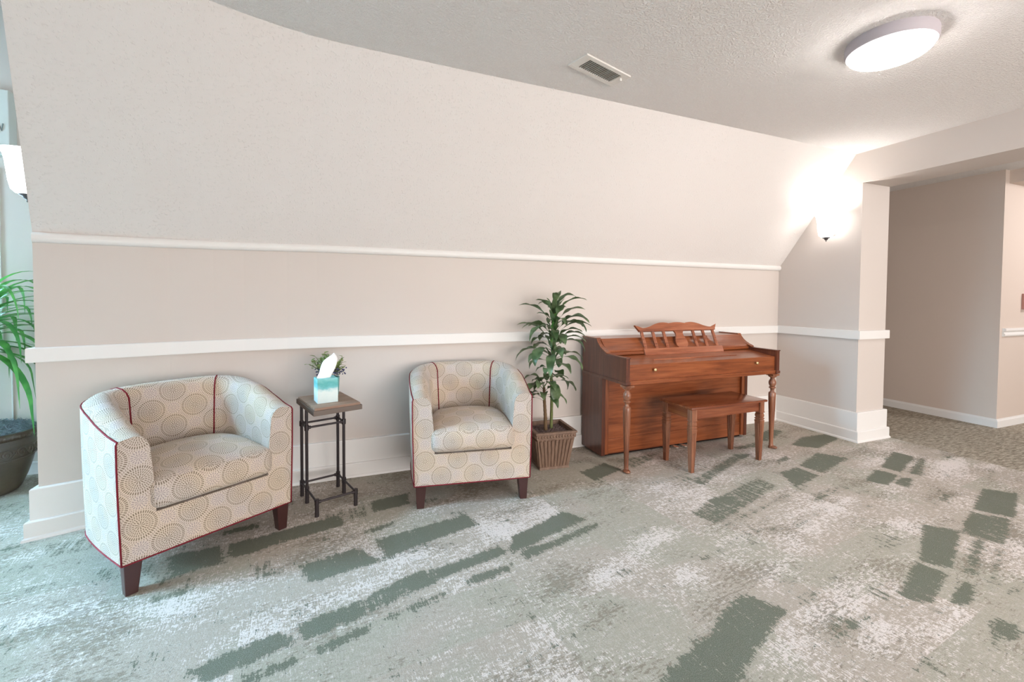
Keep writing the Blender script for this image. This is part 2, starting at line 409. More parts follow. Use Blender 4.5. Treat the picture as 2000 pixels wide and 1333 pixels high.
DARK=[([(-4.802,-0.668),(-4.594,-0.658),(-4.544,-0.816),(-4.727,-0.852)],1),([(-4.563,-0.659),(-4.072,-0.541),(-4.033,-0.656),(-4.527,-0.778)],1),([(-3.9,-0.438),(-3.673,-0.391),(-3.687,-0.544),(-3.887,-0.571)],1),([(-4.06,-0.516),(-3.923,-0.472),(-3.915,-0.6),(-4.021,-0.633)],0.55),([(-4.231,-0.954),(-3.977,-0.902),(-3.894,-1.051),(-4.175,-1.101)],0.95),([(-3.893,-0.863),(-3.412,-0.773),(-3.378,-0.901),(-3.857,-1.017)],1),([(-3.679,-1.201),(-3.343,-1.128),(-3.323,-1.196),(-3.659,-1.267)],1),([(-4.197,-1.339),(-3.988,-1.289),(-3.954,-1.376),(-4.169,-1.435)],1),([(-3.988,-1.289),(-3.823,-1.22),(-3.794,-1.315),(-3.955,-1.383)],0.75),([(-3.823,-1.22),(-3.721,-1.188),(-3.683,-1.281),(-3.794,-1.315)],1),([(-4.504,-1.426),(-4.25,-1.351),(-4.193,-1.434),(-4.444,-1.5),(-4.49,-1.467)],1),([(-4.142,-1.477),(-3.957,-1.43),(-3.95,-1.465),(-4.128,-1.516)],0.95),([(-3.948,-1.42),(-3.642,-1.34),(-3.647,-1.384),(-3.932,-1.452)],0.7),([(-4.351,-1.519),(-4.187,-1.499),(-4.18,-1.528),(-4.323,-1.559)],0.9),([(-3.556,-1.303),(-3.333,-1.272),(-3.353,-1.323),(-3.559,-1.354)],0.9),([(-4.627,-0.513),(-4.463,-0.476),(-4.453,-0.539),(-4.608,-0.551)],0.9),([(-3.948,-0.755),(-3.798,-0.716),(-3.796,-0.759),(-3.943,-0.787)],0.9),([(-4.439,-0.876),(-4.349,-0.869),(-4.262,-1.0),(-4.389,-0.998)],0.5),([(-4.787,-0.956),(-4.627,-0.951),(-4.602,-1.01),(-4.75,-1.016)],0.45),([(-5.796,0.123),(-5.668,0.131),(-5.63,0.05),(-5.74,0.021)],0.9),([(-5.396,-0.346),(-5.169,-0.336),(-5.077,-0.466),(-5.308,-0.488)],0.42),([(-5.095,-0.668),(-4.795,-0.722),(-4.76,-0.83),(-5.01,-0.807)],0.42),([(-5.448,-0.516),(-5.337,-0.518),(-5.301,-0.59),(-5.397,-0.609)],0.4),([(-4.717,-1.33),(-4.61,-1.305),(-4.586,-1.359),(-4.684,-1.383)],0.42),([(-5.208,-0.956),(-5.165,-0.973),(-5.004,-1.287),(-5.034,-1.276)],0.5),([(-4.245,-1.252),(-4.175,-1.234),(-4.162,-1.297),(-4.213,-1.306)],0.45),([(-4.656,-1.11),(-4.543,-1.139),(-4.531,-1.185),(-4.619,-1.179)],0.4),([(-3.257,-1.077),(-2.894,-0.936),(-2.816,-1.055),(-3.304,-1.199)],1),([(-3.259,-1.216),(-2.779,-1.097),(-2.794,-1.147),(-3.26,-1.279)],0.85),([(-2.516,-0.486),(-2.276,-0.403),(-2.223,-0.547),(-2.512,-0.643)],1),([(-2.176,-0.386),(-1.839,-0.371),(-1.873,-0.471),(-2.141,-0.553)],0.6),([(-1.798,-0.821),(-1.222,-0.598),(-1.109,-0.64),(-1.829,-0.918)],0.72),([(-1.946,-0.766),(-1.798,-0.843),(-1.86,-0.948),(-1.954,-0.892)],0.5),([(-1.101,-0.49),(-0.784,-0.441),(-0.857,-0.548),(-1.116,-0.529)],0.7),([(-2.238,-1.211),(-2.039,-1.124),(-1.458,-0.991),(-1.44,-1.124),(-2.192,-1.345)],0.68),([(-1.232,-0.985),(-1.02,-0.943),(-1.025,-1.107),(-1.349,-1.177)],0.9),([(-0.979,-0.932),(-0.591,-0.801),(-0.481,-0.957),(-0.947,-1.09)],0.9),([(-0.609,-0.606),(-0.334,-0.498),(0.05,-0.51),(-0.015,-0.615),(-0.464,-0.737)],1),([(-0.673,-0.3),(-0.37,-0.236),(-0.309,-0.315),(-0.701,-0.471),(-0.754,-0.417)],0.9),([(-0.053,-0.326),(0.236,-0.346),(0.155,-0.444),(-0.08,-0.438)],0.5),([(-1.045,-0.804),(-0.882,-0.763),(-0.921,-0.822),(-1.083,-0.853)],0.9),([(-0.82,-1.271),(-0.533,-1.172),(-0.511,-1.297),(-0.745,-1.361)],1),([(-0.444,-1.155),(0.017,-0.994),(0.034,-1.118),(-0.415,-1.264)],1),([(-0.69,-1.361),(-0.52,-1.317),(-0.489,-1.372),(-0.675,-1.436)],0.85),([(-0.391,-1.296),(0.038,-1.148),(0.094,-1.168),(-0.361,-1.353)],0.75),([(0.384,-1.098),(0.541,-1.093),(0.214,-1.295),(0.175,-1.253)],0.45),([(-0.668,-1.735),(-0.238,-1.61),(-0.127,-1.728),(-0.592,-1.872)],1),([(-1.066,-1.847),(-0.722,-1.747),(-0.625,-1.874),(-1.023,-1.999)],0.85),([(-1.567,-1.916),(-1.146,-1.736),(-1.05,-1.84),(-1.509,-2.008)],1),([(-1.941,-2.023),(-1.603,-1.923),(-1.566,-2.015),(-1.874,-2.103)],1),([(-1.502,-2.039),(-1.101,-1.91),(-1.007,-1.92),(-1.463,-2.073)],0.75),([(-1.779,-2.124),(-1.572,-2.068),(-1.553,-2.093),(-1.74,-2.154)],0.95),([(-1.434,-2.102),(-1.074,-1.991),(-1.087,-2.009),(-1.442,-2.117)],0.8),([(-1.911,-2.281),(-1.742,-2.227),(-1.706,-2.281),(-1.778,-2.319),(-1.872,-2.302)],0.8),([(-3.153,-2.022),(-3.014,-1.955),(-2.842,-1.916),(-2.688,-1.84),(-2.537,-1.789),(-2.435,-1.921),(-2.513,-1.949),(-2.721,-2.021),(-2.925,-2.109)],0.93),([(-2.399,-2.032),(-2.314,-1.996),(-2.26,-2.045),(-2.298,-2.084),(-2.414,-2.078)],0.5),([(-0.685,-1.594),(-0.566,-1.565),(-0.544,-1.592),(-0.705,-1.638)],0.85),([(-2.319,-2.261),(-2.201,-2.218),(-2.203,-2.24),(-2.242,-2.311)],0.5),([(-3.346,-1.532),(-3.119,-1.476),(-3.121,-1.502),(-3.339,-1.553)],0.45),([(-3.09,-1.628),(-3.005,-1.645),(-3.023,-1.669),(-3.098,-1.659)],0.5),([(-2.166,-1.355),(-1.23,-1.161),(-1.272,-1.206),(-2.172,-1.393)],0.5),([(-2.379,-1.912),(-2.023,-1.843),(-2.026,-1.861),(-2.368,-1.935)],0.5),([(-2.497,-1.545),(-1.835,-1.362),(-1.846,-1.394),(-2.505,-1.584)],0.42),([(-1.476,-2.157),(-1.347,-2.171),(-1.442,-2.203),(-1.555,-2.193)],0.5),([(-2.03,-1.948),(-1.922,-1.954),(-1.981,-2.047),(-2.058,-2.018)],0.5),([(-1.505,-1.683),(-1.388,-1.778),(-1.596,-1.841),(-1.627,-1.784)],0.42),([(-1.363,-1.269),(-0.992,-1.249),(-1.029,-1.316),(-1.373,-1.337)],0.42),([(-3.53,-1.781),(-3.195,-1.705),(-3.191,-1.733),(-3.529,-1.822)],0.4),([(-2.221,-0.793),(-1.609,-0.7),(-1.646,-0.76),(-2.227,-0.851)],0.4)]
LIGHT=[([(-3.054,-1.473),(-2.829,-1.377),(-2.517,-1.251),(-2.402,-1.347),(-2.779,-1.5),(-3.049,-1.546)],0.8),([(-2.43,-1.709),(-1.938,-1.571),(-1.919,-1.697),(-2.398,-1.817)],0.75),([(-2.676,-1.578),(-2.574,-1.593),(-2.605,-1.661),(-2.707,-1.644)],0.85),([(-2.138,-0.98),(-1.815,-0.815),(-1.252,-0.78),(-1.624,-1.014)],0.5),([(-2.075,-1.04),(-1.405,-0.825),(-1.393,-0.878),(-2.039,-1.124)],0.6),([(-1.508,-1.322),(-1.069,-1.34),(-0.72,-1.431),(-1.222,-1.576),(-1.466,-1.469)],0.52),([(-1.253,-1.364),(-1.124,-1.387),(-1.223,-1.445),(-1.326,-1.424)],1),([(-1.291,-1.625),(-1.044,-1.688),(-1.4,-1.846),(-1.638,-1.757)],0.52),([(-2.432,-1.979),(-2.01,-1.866),(-1.984,-1.931),(-2.377,-2.027)],0.75),([(-2.384,-2.126),(-2.193,-2.084),(-2.16,-2.123),(-2.323,-2.178)],1),([(-2.9,-2.086),(-2.523,-1.986),(-2.483,-2.052),(-2.802,-2.123)],0.52),([(-2.144,-1.938),(-1.619,-1.832),(-1.577,-1.891),(-1.992,-2.027)],0.5),([(-0.574,-1.03),(0.228,-0.811),(0.3,-0.972),(-0.121,-1.032),(-0.834,-1.308)],0.5),([(0.049,-1.286),(0.262,-1.23),(0.341,-1.27),(0.111,-1.345)],1),([(-0.244,-1.396),(0.058,-1.29),(0.083,-1.35),(-0.128,-1.439)],0.7),([(0.262,-1.401),(0.398,-1.415),(0.272,-1.47),(0.175,-1.448)],1),([(-1.854,-2.141),(-1.788,-2.18),(-2.186,-2.312),(-2.255,-2.265)],0.5),([(-2.056,-2.296),(-1.862,-2.323),(-2.045,-2.411),(-2.197,-2.353)],0.5),([(-2.183,-2.127),(-1.907,-2.164),(-2.067,-2.234),(-2.213,-2.203)],0.5),([(-0.975,-1.982),(-0.891,-2.013),(-1.298,-2.153),(-1.361,-2.13)],0.5),([(-0.93,-1.669),(-0.292,-1.509),(-0.312,-1.543),(-0.959,-1.749)],0.5),([(-3.475,-1.638),(-3.153,-1.557),(-2.981,-1.519),(-3.053,-1.627),(-3.467,-1.761)],0.5),([(-3.552,-1.838),(-3.54,-1.808),(-3.359,-1.813),(-3.403,-1.895)],0.55),([(-2.88,-1.66),(-2.589,-1.667),(-2.586,-1.771),(-2.854,-1.777)],0.48),([(-0.25,-1.439),(0.14,-1.538),(0.061,-1.64),(-0.223,-1.616)],0.48),([(-2.979,-0.704),(-2.5,-0.561),(-2.471,-0.7),(-2.976,-0.842)],0.48),([(-3.184,-0.888),(-2.893,-0.806),(-2.824,-0.898),(-3.231,-1.01)],0.55),([(-2.691,-1.012),(-2.158,-0.816),(-2.06,-0.893),(-2.524,-1.042)],0.6),([(-2.675,-0.986),(-2.04,-0.775),(-2.036,-0.82),(-2.667,-1.051)],0.6),([(-4.506,-1.367),(-4.341,-1.284),(-4.251,-1.345),(-4.435,-1.394)],0.62),([(-4.757,-1.044),(-4.598,-1.028),(-4.435,-1.135),(-4.631,-1.238)],0.52),([(-4.259,-1.202),(-3.878,-1.126),(-3.754,-1.113),(-3.775,-1.183),(-4.17,-1.311)],0.55),([(-3.365,-0.906),(-3.179,-0.875),(-3.265,-1.098),(-3.353,-1.041)],0.6),([(-3.819,-1.495),(-3.611,-1.506),(-3.638,-1.674),(-3.792,-1.66)],0.5),([(-4.648,-0.909),(-4.308,-0.864),(-4.231,-1.011),(-4.464,-1.078)],0.5),([(-5.09,-1.076),(-4.858,-1.062),(-4.724,-1.139),(-4.713,-1.289),(-5.002,-1.222)],0.48),([(-5.129,-0.931),(-4.856,-0.946),(-4.833,-0.985),(-5.087,-1.002)],0.62),([(-5.502,-0.415),(-5.251,-0.33),(-5.202,-0.419),(-5.422,-0.563)],0.6),([(-5.361,-0.674),(-5.106,-0.7),(-5.059,-0.805),(-5.285,-0.815)],0.5),([(-5.033,-1.21),(-4.814,-1.205),(-4.782,-1.251),(-4.975,-1.298)],0.55),([(-4.212,-0.719),(-4.046,-0.781),(-4.046,-0.876),(-4.18,-0.87)],0.5),([(-3.87,-1.029),(-3.703,-1.005),(-3.642,-1.072),(-3.813,-1.131)],0.7),([(-3.852,-1.738),(-3.515,-1.743),(-3.552,-1.838),(-3.851,-1.725)],0.5),([(-4.17,-0.632),(-3.905,-0.648),(-3.92,-0.698),(-4.154,-0.716)],0.45)]

# ------------------------------------------------------------------ floor
def inside(px, py, pl):
    c = False; n = len(pl); j = n - 1
    for i in range(n):
        if (pl[i][1] > py) != (pl[j][1] > py) and px < (pl[j][0]-pl[i][0]) * (py-pl[i][1]) / (pl[j][1]-pl[i][1]) + pl[i][0]: c = not c
        j = i
    return c
xs = [-9.5, -8, -7.2] + [-6.6 + 0.02*i for i in range(366)] + [1.2, 2.2, 3.9]
xs = [x for x in xs if x <= 0.405] + [0.405]
ys = [-9, -6, -4] + [-3.2 + 0.02*i for i in range(162)] + [0.3, 0.9]
dark, light = {}, {}
LOW = {True: 0.1, False: 0.3}
def edge_dist(px, py, pl):
    best = 9.0
    for (ax, ay), (bx, by) in zip(pl, pl[1:] + pl[:1]):
        dx, dy = bx - ax, by - ay; t = max(0, min(1, ((px-ax)*dx + (py-ay)*dy) / (dx*dx + dy*dy + 1e-12)))
        best = min(best, math.hypot(px - ax - t*dx, py - ay - t*dy))
    return best if inside(px, py, pl) else -best
for store, data in ((dark, DARK), (light, LIGHT)):
    for pl, s in data:
        soft = 0.016 if store is dark else 0.06
        x0, x1 = min(p[0] for p in pl), max(p[0] for p in pl); y0, y1 = min(p[1] for p in pl), max(p[1] for p in pl)
        i0, i1 = int((x0 + 6.6) / 0.02) - 1, int((x1 + 6.6) / 0.02) + 8
        j0, j1 = int((y0 + 3.2) / 0.02) - 1, int((y1 + 3.2) / 0.02) + 8
        for i in range(max(0, i0), min(len(xs), i1)):
            for j in range(max(0, j0), min(len(ys), j1)):
                d = edge_dist(xs[i], ys[j], pl)
                if d > -soft:
                    f = min(1, (d + soft) / (2 * soft)); store[(i, j)] = max(store.get((i, j), 0), (s * (0.92 if store is dark else 1) - LOW[store is dark]) * f + LOW[store is dark])
bm = bmesh.new()
cl = bm.verts.layers.float_color.new('pattern')
grid = []
for i, x in enumerate(xs):
    row = []
    for j, y in enumerate(ys):
        v = bm.verts.new((x, y, 0)); v[cl] = (dark.get((i, j), 0.10), light.get((i, j), 0.30), 0, 1); row.append(v)
    grid.append(row)
for i in range(len(xs) - 1):
    for j in range(len(ys) - 1):
        bm.faces.new((grid[i][j], grid[i+1][j], grid[i+1][j+1], grid[i][j+1]))
struct('floor', bm, M['carpet'])
bm = bmesh.new(); poly(bm, [(0.405, -9, 0), (4, -9, 0), (4, 2.2, 0), (0.405, 2.2, 0)]); struct('floor.001', bm, M['carpet_hall'])

# ------------------------------------------------------------------ walls
WALL = [(-5.45, -0.245), (-5.28, -0.19), (-4.95, -0.10), (-4.75, -0.06), (-4.6, -0.035), (-4.37, -0.008), (-4.2, 0), (-4.02, 0), (-3.4, 0), (-2.8, 0), (-1.6, 0), (-0.8, 0), (0, 0)]
CREASE = [(-5.13, -1.05), (-4.96, -1.0), (-4.70, -0.93), (-4.556, -0.892), (-4.44, -0.85), (-4.296, -0.808), (-4.177, -0.782), (-4.02, -0.768), (-3.44, -0.75), (-2.8, -0.74), (-1.6, -0.715), (-0.8, -0.695), (0, -0.675)]
HC, ZS = 2.43, 1.51
bm = bmesh.new()
lo = [bm.verts.new((x, y, 0)) for x, y in WALL]; hi = [bm.verts.new((x, y, ZS)) for x, y in WALL]
for i in range(len(WALL) - 1): bm.faces.new((lo[i], lo[i+1], hi[i+1], hi[i]))
e0 = bm.verts.new((-5.45, 0.8, 0)); e1 = bm.verts.new((-5.45, 0.8, ZS)); bm.faces.new((e0, lo[0], hi[0], e1))
struct('wall_back', bm, M['wall'])
# sloped ceiling wall, ruled between the picture rail line and the ceiling crease
bm = bmesh.new(); K = 6; g_ = []
for (a, b) in zip(WALL, CREASE):
    g_.append([bm.verts.new((a[0] + (b[0]-a[0])*k/K, a[1] + (b[1]-a[1])*k/K, ZS + (HC-ZS)*k/K)) for k in range(K+1)])
for i in range(len(g_) - 1):
    for k in range(K): bm.faces.new((g_[i][k], g_[i+1][k], g_[i+1][k+1], g_[i][k+1]))
struct('wall_slope', bm, M['slope'])
# cheek of the window recess behind the slope's left edge
bm = bmesh.new()
a, b = WALL[0], CREASE[0]
poly(bm, [(a[0], a[1], ZS), (b[0], b[1], HC), (b[0], 0.8, HC), (a[0], 0.8, ZS)])
poly(bm, [(b[0], b[1], HC), (b[0], b[1], 3.05), (b[0], 0.8, 3.05), (b[0], 0.8, HC)])
struct('wall_recess', bm, M['wall'])
# return wall, column and header of the opening on the right
W2 = 0.3625; WY = -0.73; ZH = 2.178
bm = bmesh.new()
box(bm, 0, W2, WY, 0.6, 0, ZH)
struct('wall_right', bm, M['wall'])
bm = bmesh.new(); box(bm, 0, W2, -9, 0.6, ZH, HC + 0.02); struct('wall_header', bm, M['wall'])
# ceiling
bm = bmesh.new()
poly(bm, [(x, y, HC) for x, y in reversed(CREASE)] + [(-9.5, -1.05, HC), (-9.5, -9, HC), (0.01, -9, HC)])
poly(bm, [(-9.5, -1.05, HC), (-5.13, -1.05, HC), (-5.13, -1.05, 3.05), (-9.5, -1.05, 3.05)])
struct('ceiling', bm, M['ceiling'])
bm = bmesh.new(); poly(bm, [(-9.5, -1.05, 3.05), (-5.1, -1.05, 3.05), (-5.1, 0.8, 3.05), (-9.5, 0.8, 3.05)]); struct('ceiling.001', bm, M['wall'])
bm = bmesh.new(); poly(bm, [(W2, -9, 2.42), (4, -9, 2.42), (4, 2.2, 2.42), (W2, 2.2, 2.42)]); struct('ceiling.002', bm, M['ceiling'])
# corridor walls
bm = bmesh.new(); poly(bm, [(1.70, -0.94, 0), (1.70, 2.2, 0), (1.70, 2.2, 2.42), (1.70, -0.94, 2.42)])
struct('wall_hall_side', bm, M['corr'])
bm = bmesh.new(); poly(bm, [(1.70, -0.94, 0), (1.70, -0.94, 2.42), (4, -0.94, 2.42), (4, -0.94, 0)])
struct('wall_hall_far', bm, M['corr'])
bm = bmesh.new(); poly(bm, [(4, -9, 0), (4, -0.94, 0), (4, -0.94, 2.42), (4, -9, 2.42)]); struct('wall_hall_right', bm, M['corr'])
bm = bmesh.new(); poly(bm, [(W2, 2.2, 0), (1.7, 2.2, 0), (1.7, 2.2, 2.42), (W2, 2.2, 2.42)]); poly(bm, [(W2, 0.6, 0), (W2, 2.2, 0), (W2, 2.2, 2.42), (W2, 0.6, 2.42)]); struct('wall_hall_back', bm, M['corr'])
bm = bmesh.new(); box(bm, 1.775, 3.99, -1.16, -0.94, 2.30, 2.42); struct('wall_bulkhead', bm, M['corr'])

# window recess on the left: back wall with the window, side wall with a window
def wall_with_hole(name, p, u, w, h, hu0, hu1, hz0, hz1, mat):
    """wall starting at plan point p, running along u for w, with one opening"""
    bm = bmesh.new(); P_ = Vector((p[0], p[1], 0)); U_ = Vector((u[0], u[1], 0))
    us = [0, hu0, hu1, w]; zs = [0, hz0, hz1, h]
    vg = [[bm.verts.new(P_ + U_*a + Vector((0, 0, z))) for z in zs] for a in us]
    for i in range(3):
        for j in range(3):
            if (i, j) != (1, 1): bm.faces.new((vg[i][j], vg[i+1][j], vg[i+1][j+1], vg[i][j+1]))
    return struct(name, bm, mat)
wall_with_hole('wall_window', (-7.9, 0.77), (1, 0), 2.46, 3.05, 0.55, 1.79, 0.86, 2.02, M['wall'])
wall_with_hole('wall_left', (-7.9, 0.77), (0, -1), 9.7, 3.05, 0.6, 3.1, 0.6, 2.2, M['wall'])
def window(name, origin, ux, w, z0, z1, depth_dir):
    """frame bars round the opening, a mullion and a pane"""
    root = bpy.data.objects.new(name, None); COL.objects.link(root); root.location = origin; root.rotation_euler = (0, 0, ux); root['kind'] = 'structure'
    bm = bmesh.new(); f = 0.05
    box(bm, 0, w, -0.012, 0.07, z0, z0 + f); box(bm, 0, w, -0.012, 0.07, z1 - f, z1)
    box(bm, 0, f, -0.012, 0.07, z0 + f, z1 - f); box(bm, w - f, w, -0.012, 0.07, z0 + f, z1 - f); box(bm, w/2 - 0.02, w/2 + 0.02, 0.0, 0.06, z0 + f, z1 - f)
    mesh_obj('window_frame', bm, M['trim'], root)
    bm = bmesh.new(); box(bm, -0.06, w + 0.03, -0.06, 0.06, z0 - 0.035, z0, 0.004); mesh_obj('window_sill', bm, M['trim'], root)
    bm = bmesh.new(); box(bm, f, w - f, 0.03, 0.036, z0 + f, z1 - f); mesh_obj('pane', bm, M['glass'], root)
window('window_1', (-7.35, 0.77, 0), 0.0, 1.24, 0.86, 2.02, 1)
window('window_2', (-7.9, -2.33, 0), PI/2, 2.5, 0.6, 2.2, 1)

# trim: chair rail, picture rail, tall two-step baseboard
back = [(-5.45, 0.7)] + WALL[:-1] + [(0, 0), (0, WY), (W2, WY), (W2, 0.55)]
bm = bmesh.new(); sweep(bm, back, [(-0.004, 0.868), (0.021, 0.868), (0.022, 0.872), (0.022, 0.936), (0.019, 0.940), (-0.004, 0.940)])
struct('trim_1', bm, M['trim'])
pr = [(p[0], p[1], -0.03 * max(0, min(1, (-4.2 - p[0]) / 1.25))) for p in WALL]
bm = bmesh.new()
prof = [(-0.006, 1.484)] + [(0.004 + 0.021 * math.cos(t), 1.5095 + 0.0255 * math.sin(t)) for t in [(-PI/2 + PI*k/10) for k in range(11)]] + [(-0.02, 1.535)]
sweep(bm, pr, prof); struct('trim_2', bm, M['trim'], smooth=False)
bm = bmesh.new(); sweep(bm, back, [(-0.004, 0), (0.043, 0), (0.041, 0.012), (0.035, 0.018), (0.035, 0.088), (0.031, 0.093), (0.021, 0.094), (0.021, 0.243), (0.018, 0.248), (-0.004, 0.248)])
struct('baseboard_back', bm, M['trim'])
bm = bmesh.new(); sweep(bm, [(1.70, 2.15), (1.70, -0.94), (3.95, -0.94)], [(-0.003, 0), (0.014, 0), (0.014, 0.062), (0.006, 0.075), (0.004, 0.082), (-0.003, 0.082)][::1])
struct('baseboard_hall', bm, M['trim'])
bm = bmesh.new(); sweep(bm, [(1.745, -0.94), (3.95, -0.94)], [(-0.003, 0.863), (0.012, 0.863), (0.02, 0.872), (0.02, 0.885), (0.012, 0.897), (0.012, 0.908), (0.026, 0.918), (0.026, 0.934), (0.018, 0.941), (-0.003, 0.941)])
struct('trim_3', bm, M['trim'])
bm = bmesh.new(); sweep(bm, [(-7.85, 0.77), (-5.46, 0.77)], [(-0.003, 0), (0.018, 0), (0.018, 0.075), (0.01, 0.082), (-0.003, 0.082)])
struct('baseboard_window', bm, M['trim'])

# ------------------------------------------------------------------ ceiling light
def ceiling_light():
    t = thing('ceiling_light', 'round flush ceiling light with glowing white diffuser and grey housing', 'ceiling light', (-1.63, -1.77, HC))
    bm = bmesh.new(); lathe(bm, [(0.160, 0.004), (0.170, 0.0), (0.172, -0.006), (0.172, -0.040), (0.166, -0.052), (0.158, -0.054)], seg=64)
    mesh_obj('housing', bm, M['ring'], t, angle=40)
    bm = bmesh.new(); lathe(bm, [(0.1585, -0.046), (0.1585, -0.058), (0.154, -0.068), (0.138, -0.080), (0.11, -0.090), (0.07, -0.096), (0.02, -0.0985)], seg=64)
    mesh_obj('diffuser', bm, M['glow_ceiling'], t, smooth=True)
ceiling_light()

# ------------------------------------------------------------------ ceiling vent
t = thing('ceiling_vent', 'white rectangular ceiling air vent with narrow louvres', 'vent', (-2.742, -1.022, HC), math.radians(17))
bm = bmesh.new()
L, Wd = 0.178, 0.068; l, w = 0.128, 0.043
for (x0, x1, y0, y1) in ((-L, L, -Wd, -w), (-L, L, w, Wd), (-L, -l, -w, w), (l, L, -w, w)): box(bm, x0, x1, y0, y1, -0.008, 0.001, 0.002)
mesh_obj('frame', bm, M['vent'], t)
bm = bmesh.new(); box(bm, -l, l, -w, w, -0.001, 0.002); mesh_obj('backing', bm, M['vent_dark'], t)
bm = bmesh.new()
for k in range(17):
    x = -l + 0.008 + k * (2*l - 0.012) / 16.5
    prism(bm, [(x + 0.005, -w, -0.0012), (x, -w, -0.0095), (x + 0.0016, -w, -0.0095), (x + 0.0066, -w, -0.0012)], (0, 2*w, 0))
mesh_obj('louvres', bm, M['vent'], t)
bm = bmesh.new(); box(bm, l + 0.010, l + 0.022, -0.028, -0.020, -0.022, -0.006, 0.001); mesh_obj('lever', bm, M['vent'], t)

# ------------------------------------------------------------------ wall sconces
def sconce(loc, rz, label, mat, off=0.1):
    """local: the wall is the plane y = 0, the fixture stands out towards -y; axis 0.1 off the wall"""
    t = thing('wall_sconce', label, 'wall lamp', loc, rz, 'frosted glass wall sconces')
    bm = bmesh.new()
    outer = [(0.022, 0.0), (0.040, 0.006), (0.054, 0.022), (0.062, 0.060), (0.067, 0.110), (0.071, 0.150), (0.077, 0.183), (0.090, 0.205)]
    inner = [(r - 0.004, z + (0.004 if i == 0 else 0.001)) for i, (r, z) in enumerate(outer)][::-1]
    lathe(bm, outer + inner, (0, -off, 0), 40, capb=False, capt=True)
    mesh_obj('glass_shade', bm, mat, t, smooth=True)
    bm = bmesh.new(); lathe(bm, [(0.003, -0.034), (0.005, -0.030), (0.003, -0.026), (0.005, -0.022), (0.013, -0.018), (0.016, -0.008), (0.028, -0.002), (0.030, 0.002), (0.022, 0.004)], (0, -off, 0), 24)
    mesh_obj('finial', bm, M['bronze'], t, smooth=True)
    bm = bmesh.new(); box(bm, -0.02, 0.02, -0.008, 0.002, 0.03, 0.08, 0.003); tube(bm, [(0, -0.01, 0.03), (0, -off, 0.03)], 0.006)
    mesh_obj('backplate', bm, M['trim'], t)
    return t
sconce((0.0, -0.51, 1.742), -PI/2, 'lit frosted glass wall sconce on the short wall beside the opening', M['glow_shade'])
sconce((-5.365, -0.29, 1.675), -PI/2, 'lit frosted glass wall sconce half hidden at the left window recess', M['glow_shade_left'], 0.075)
point('sconce_bulb_right', (-0.1, -0.51, 1.90), 9.0, (1.0, 0.95, 0.9), 0.03)
point('sconce_bulb_left', (-5.44, -0.29, 1.84), 3.0, (0.92, 0.98, 1.0), 0.03)

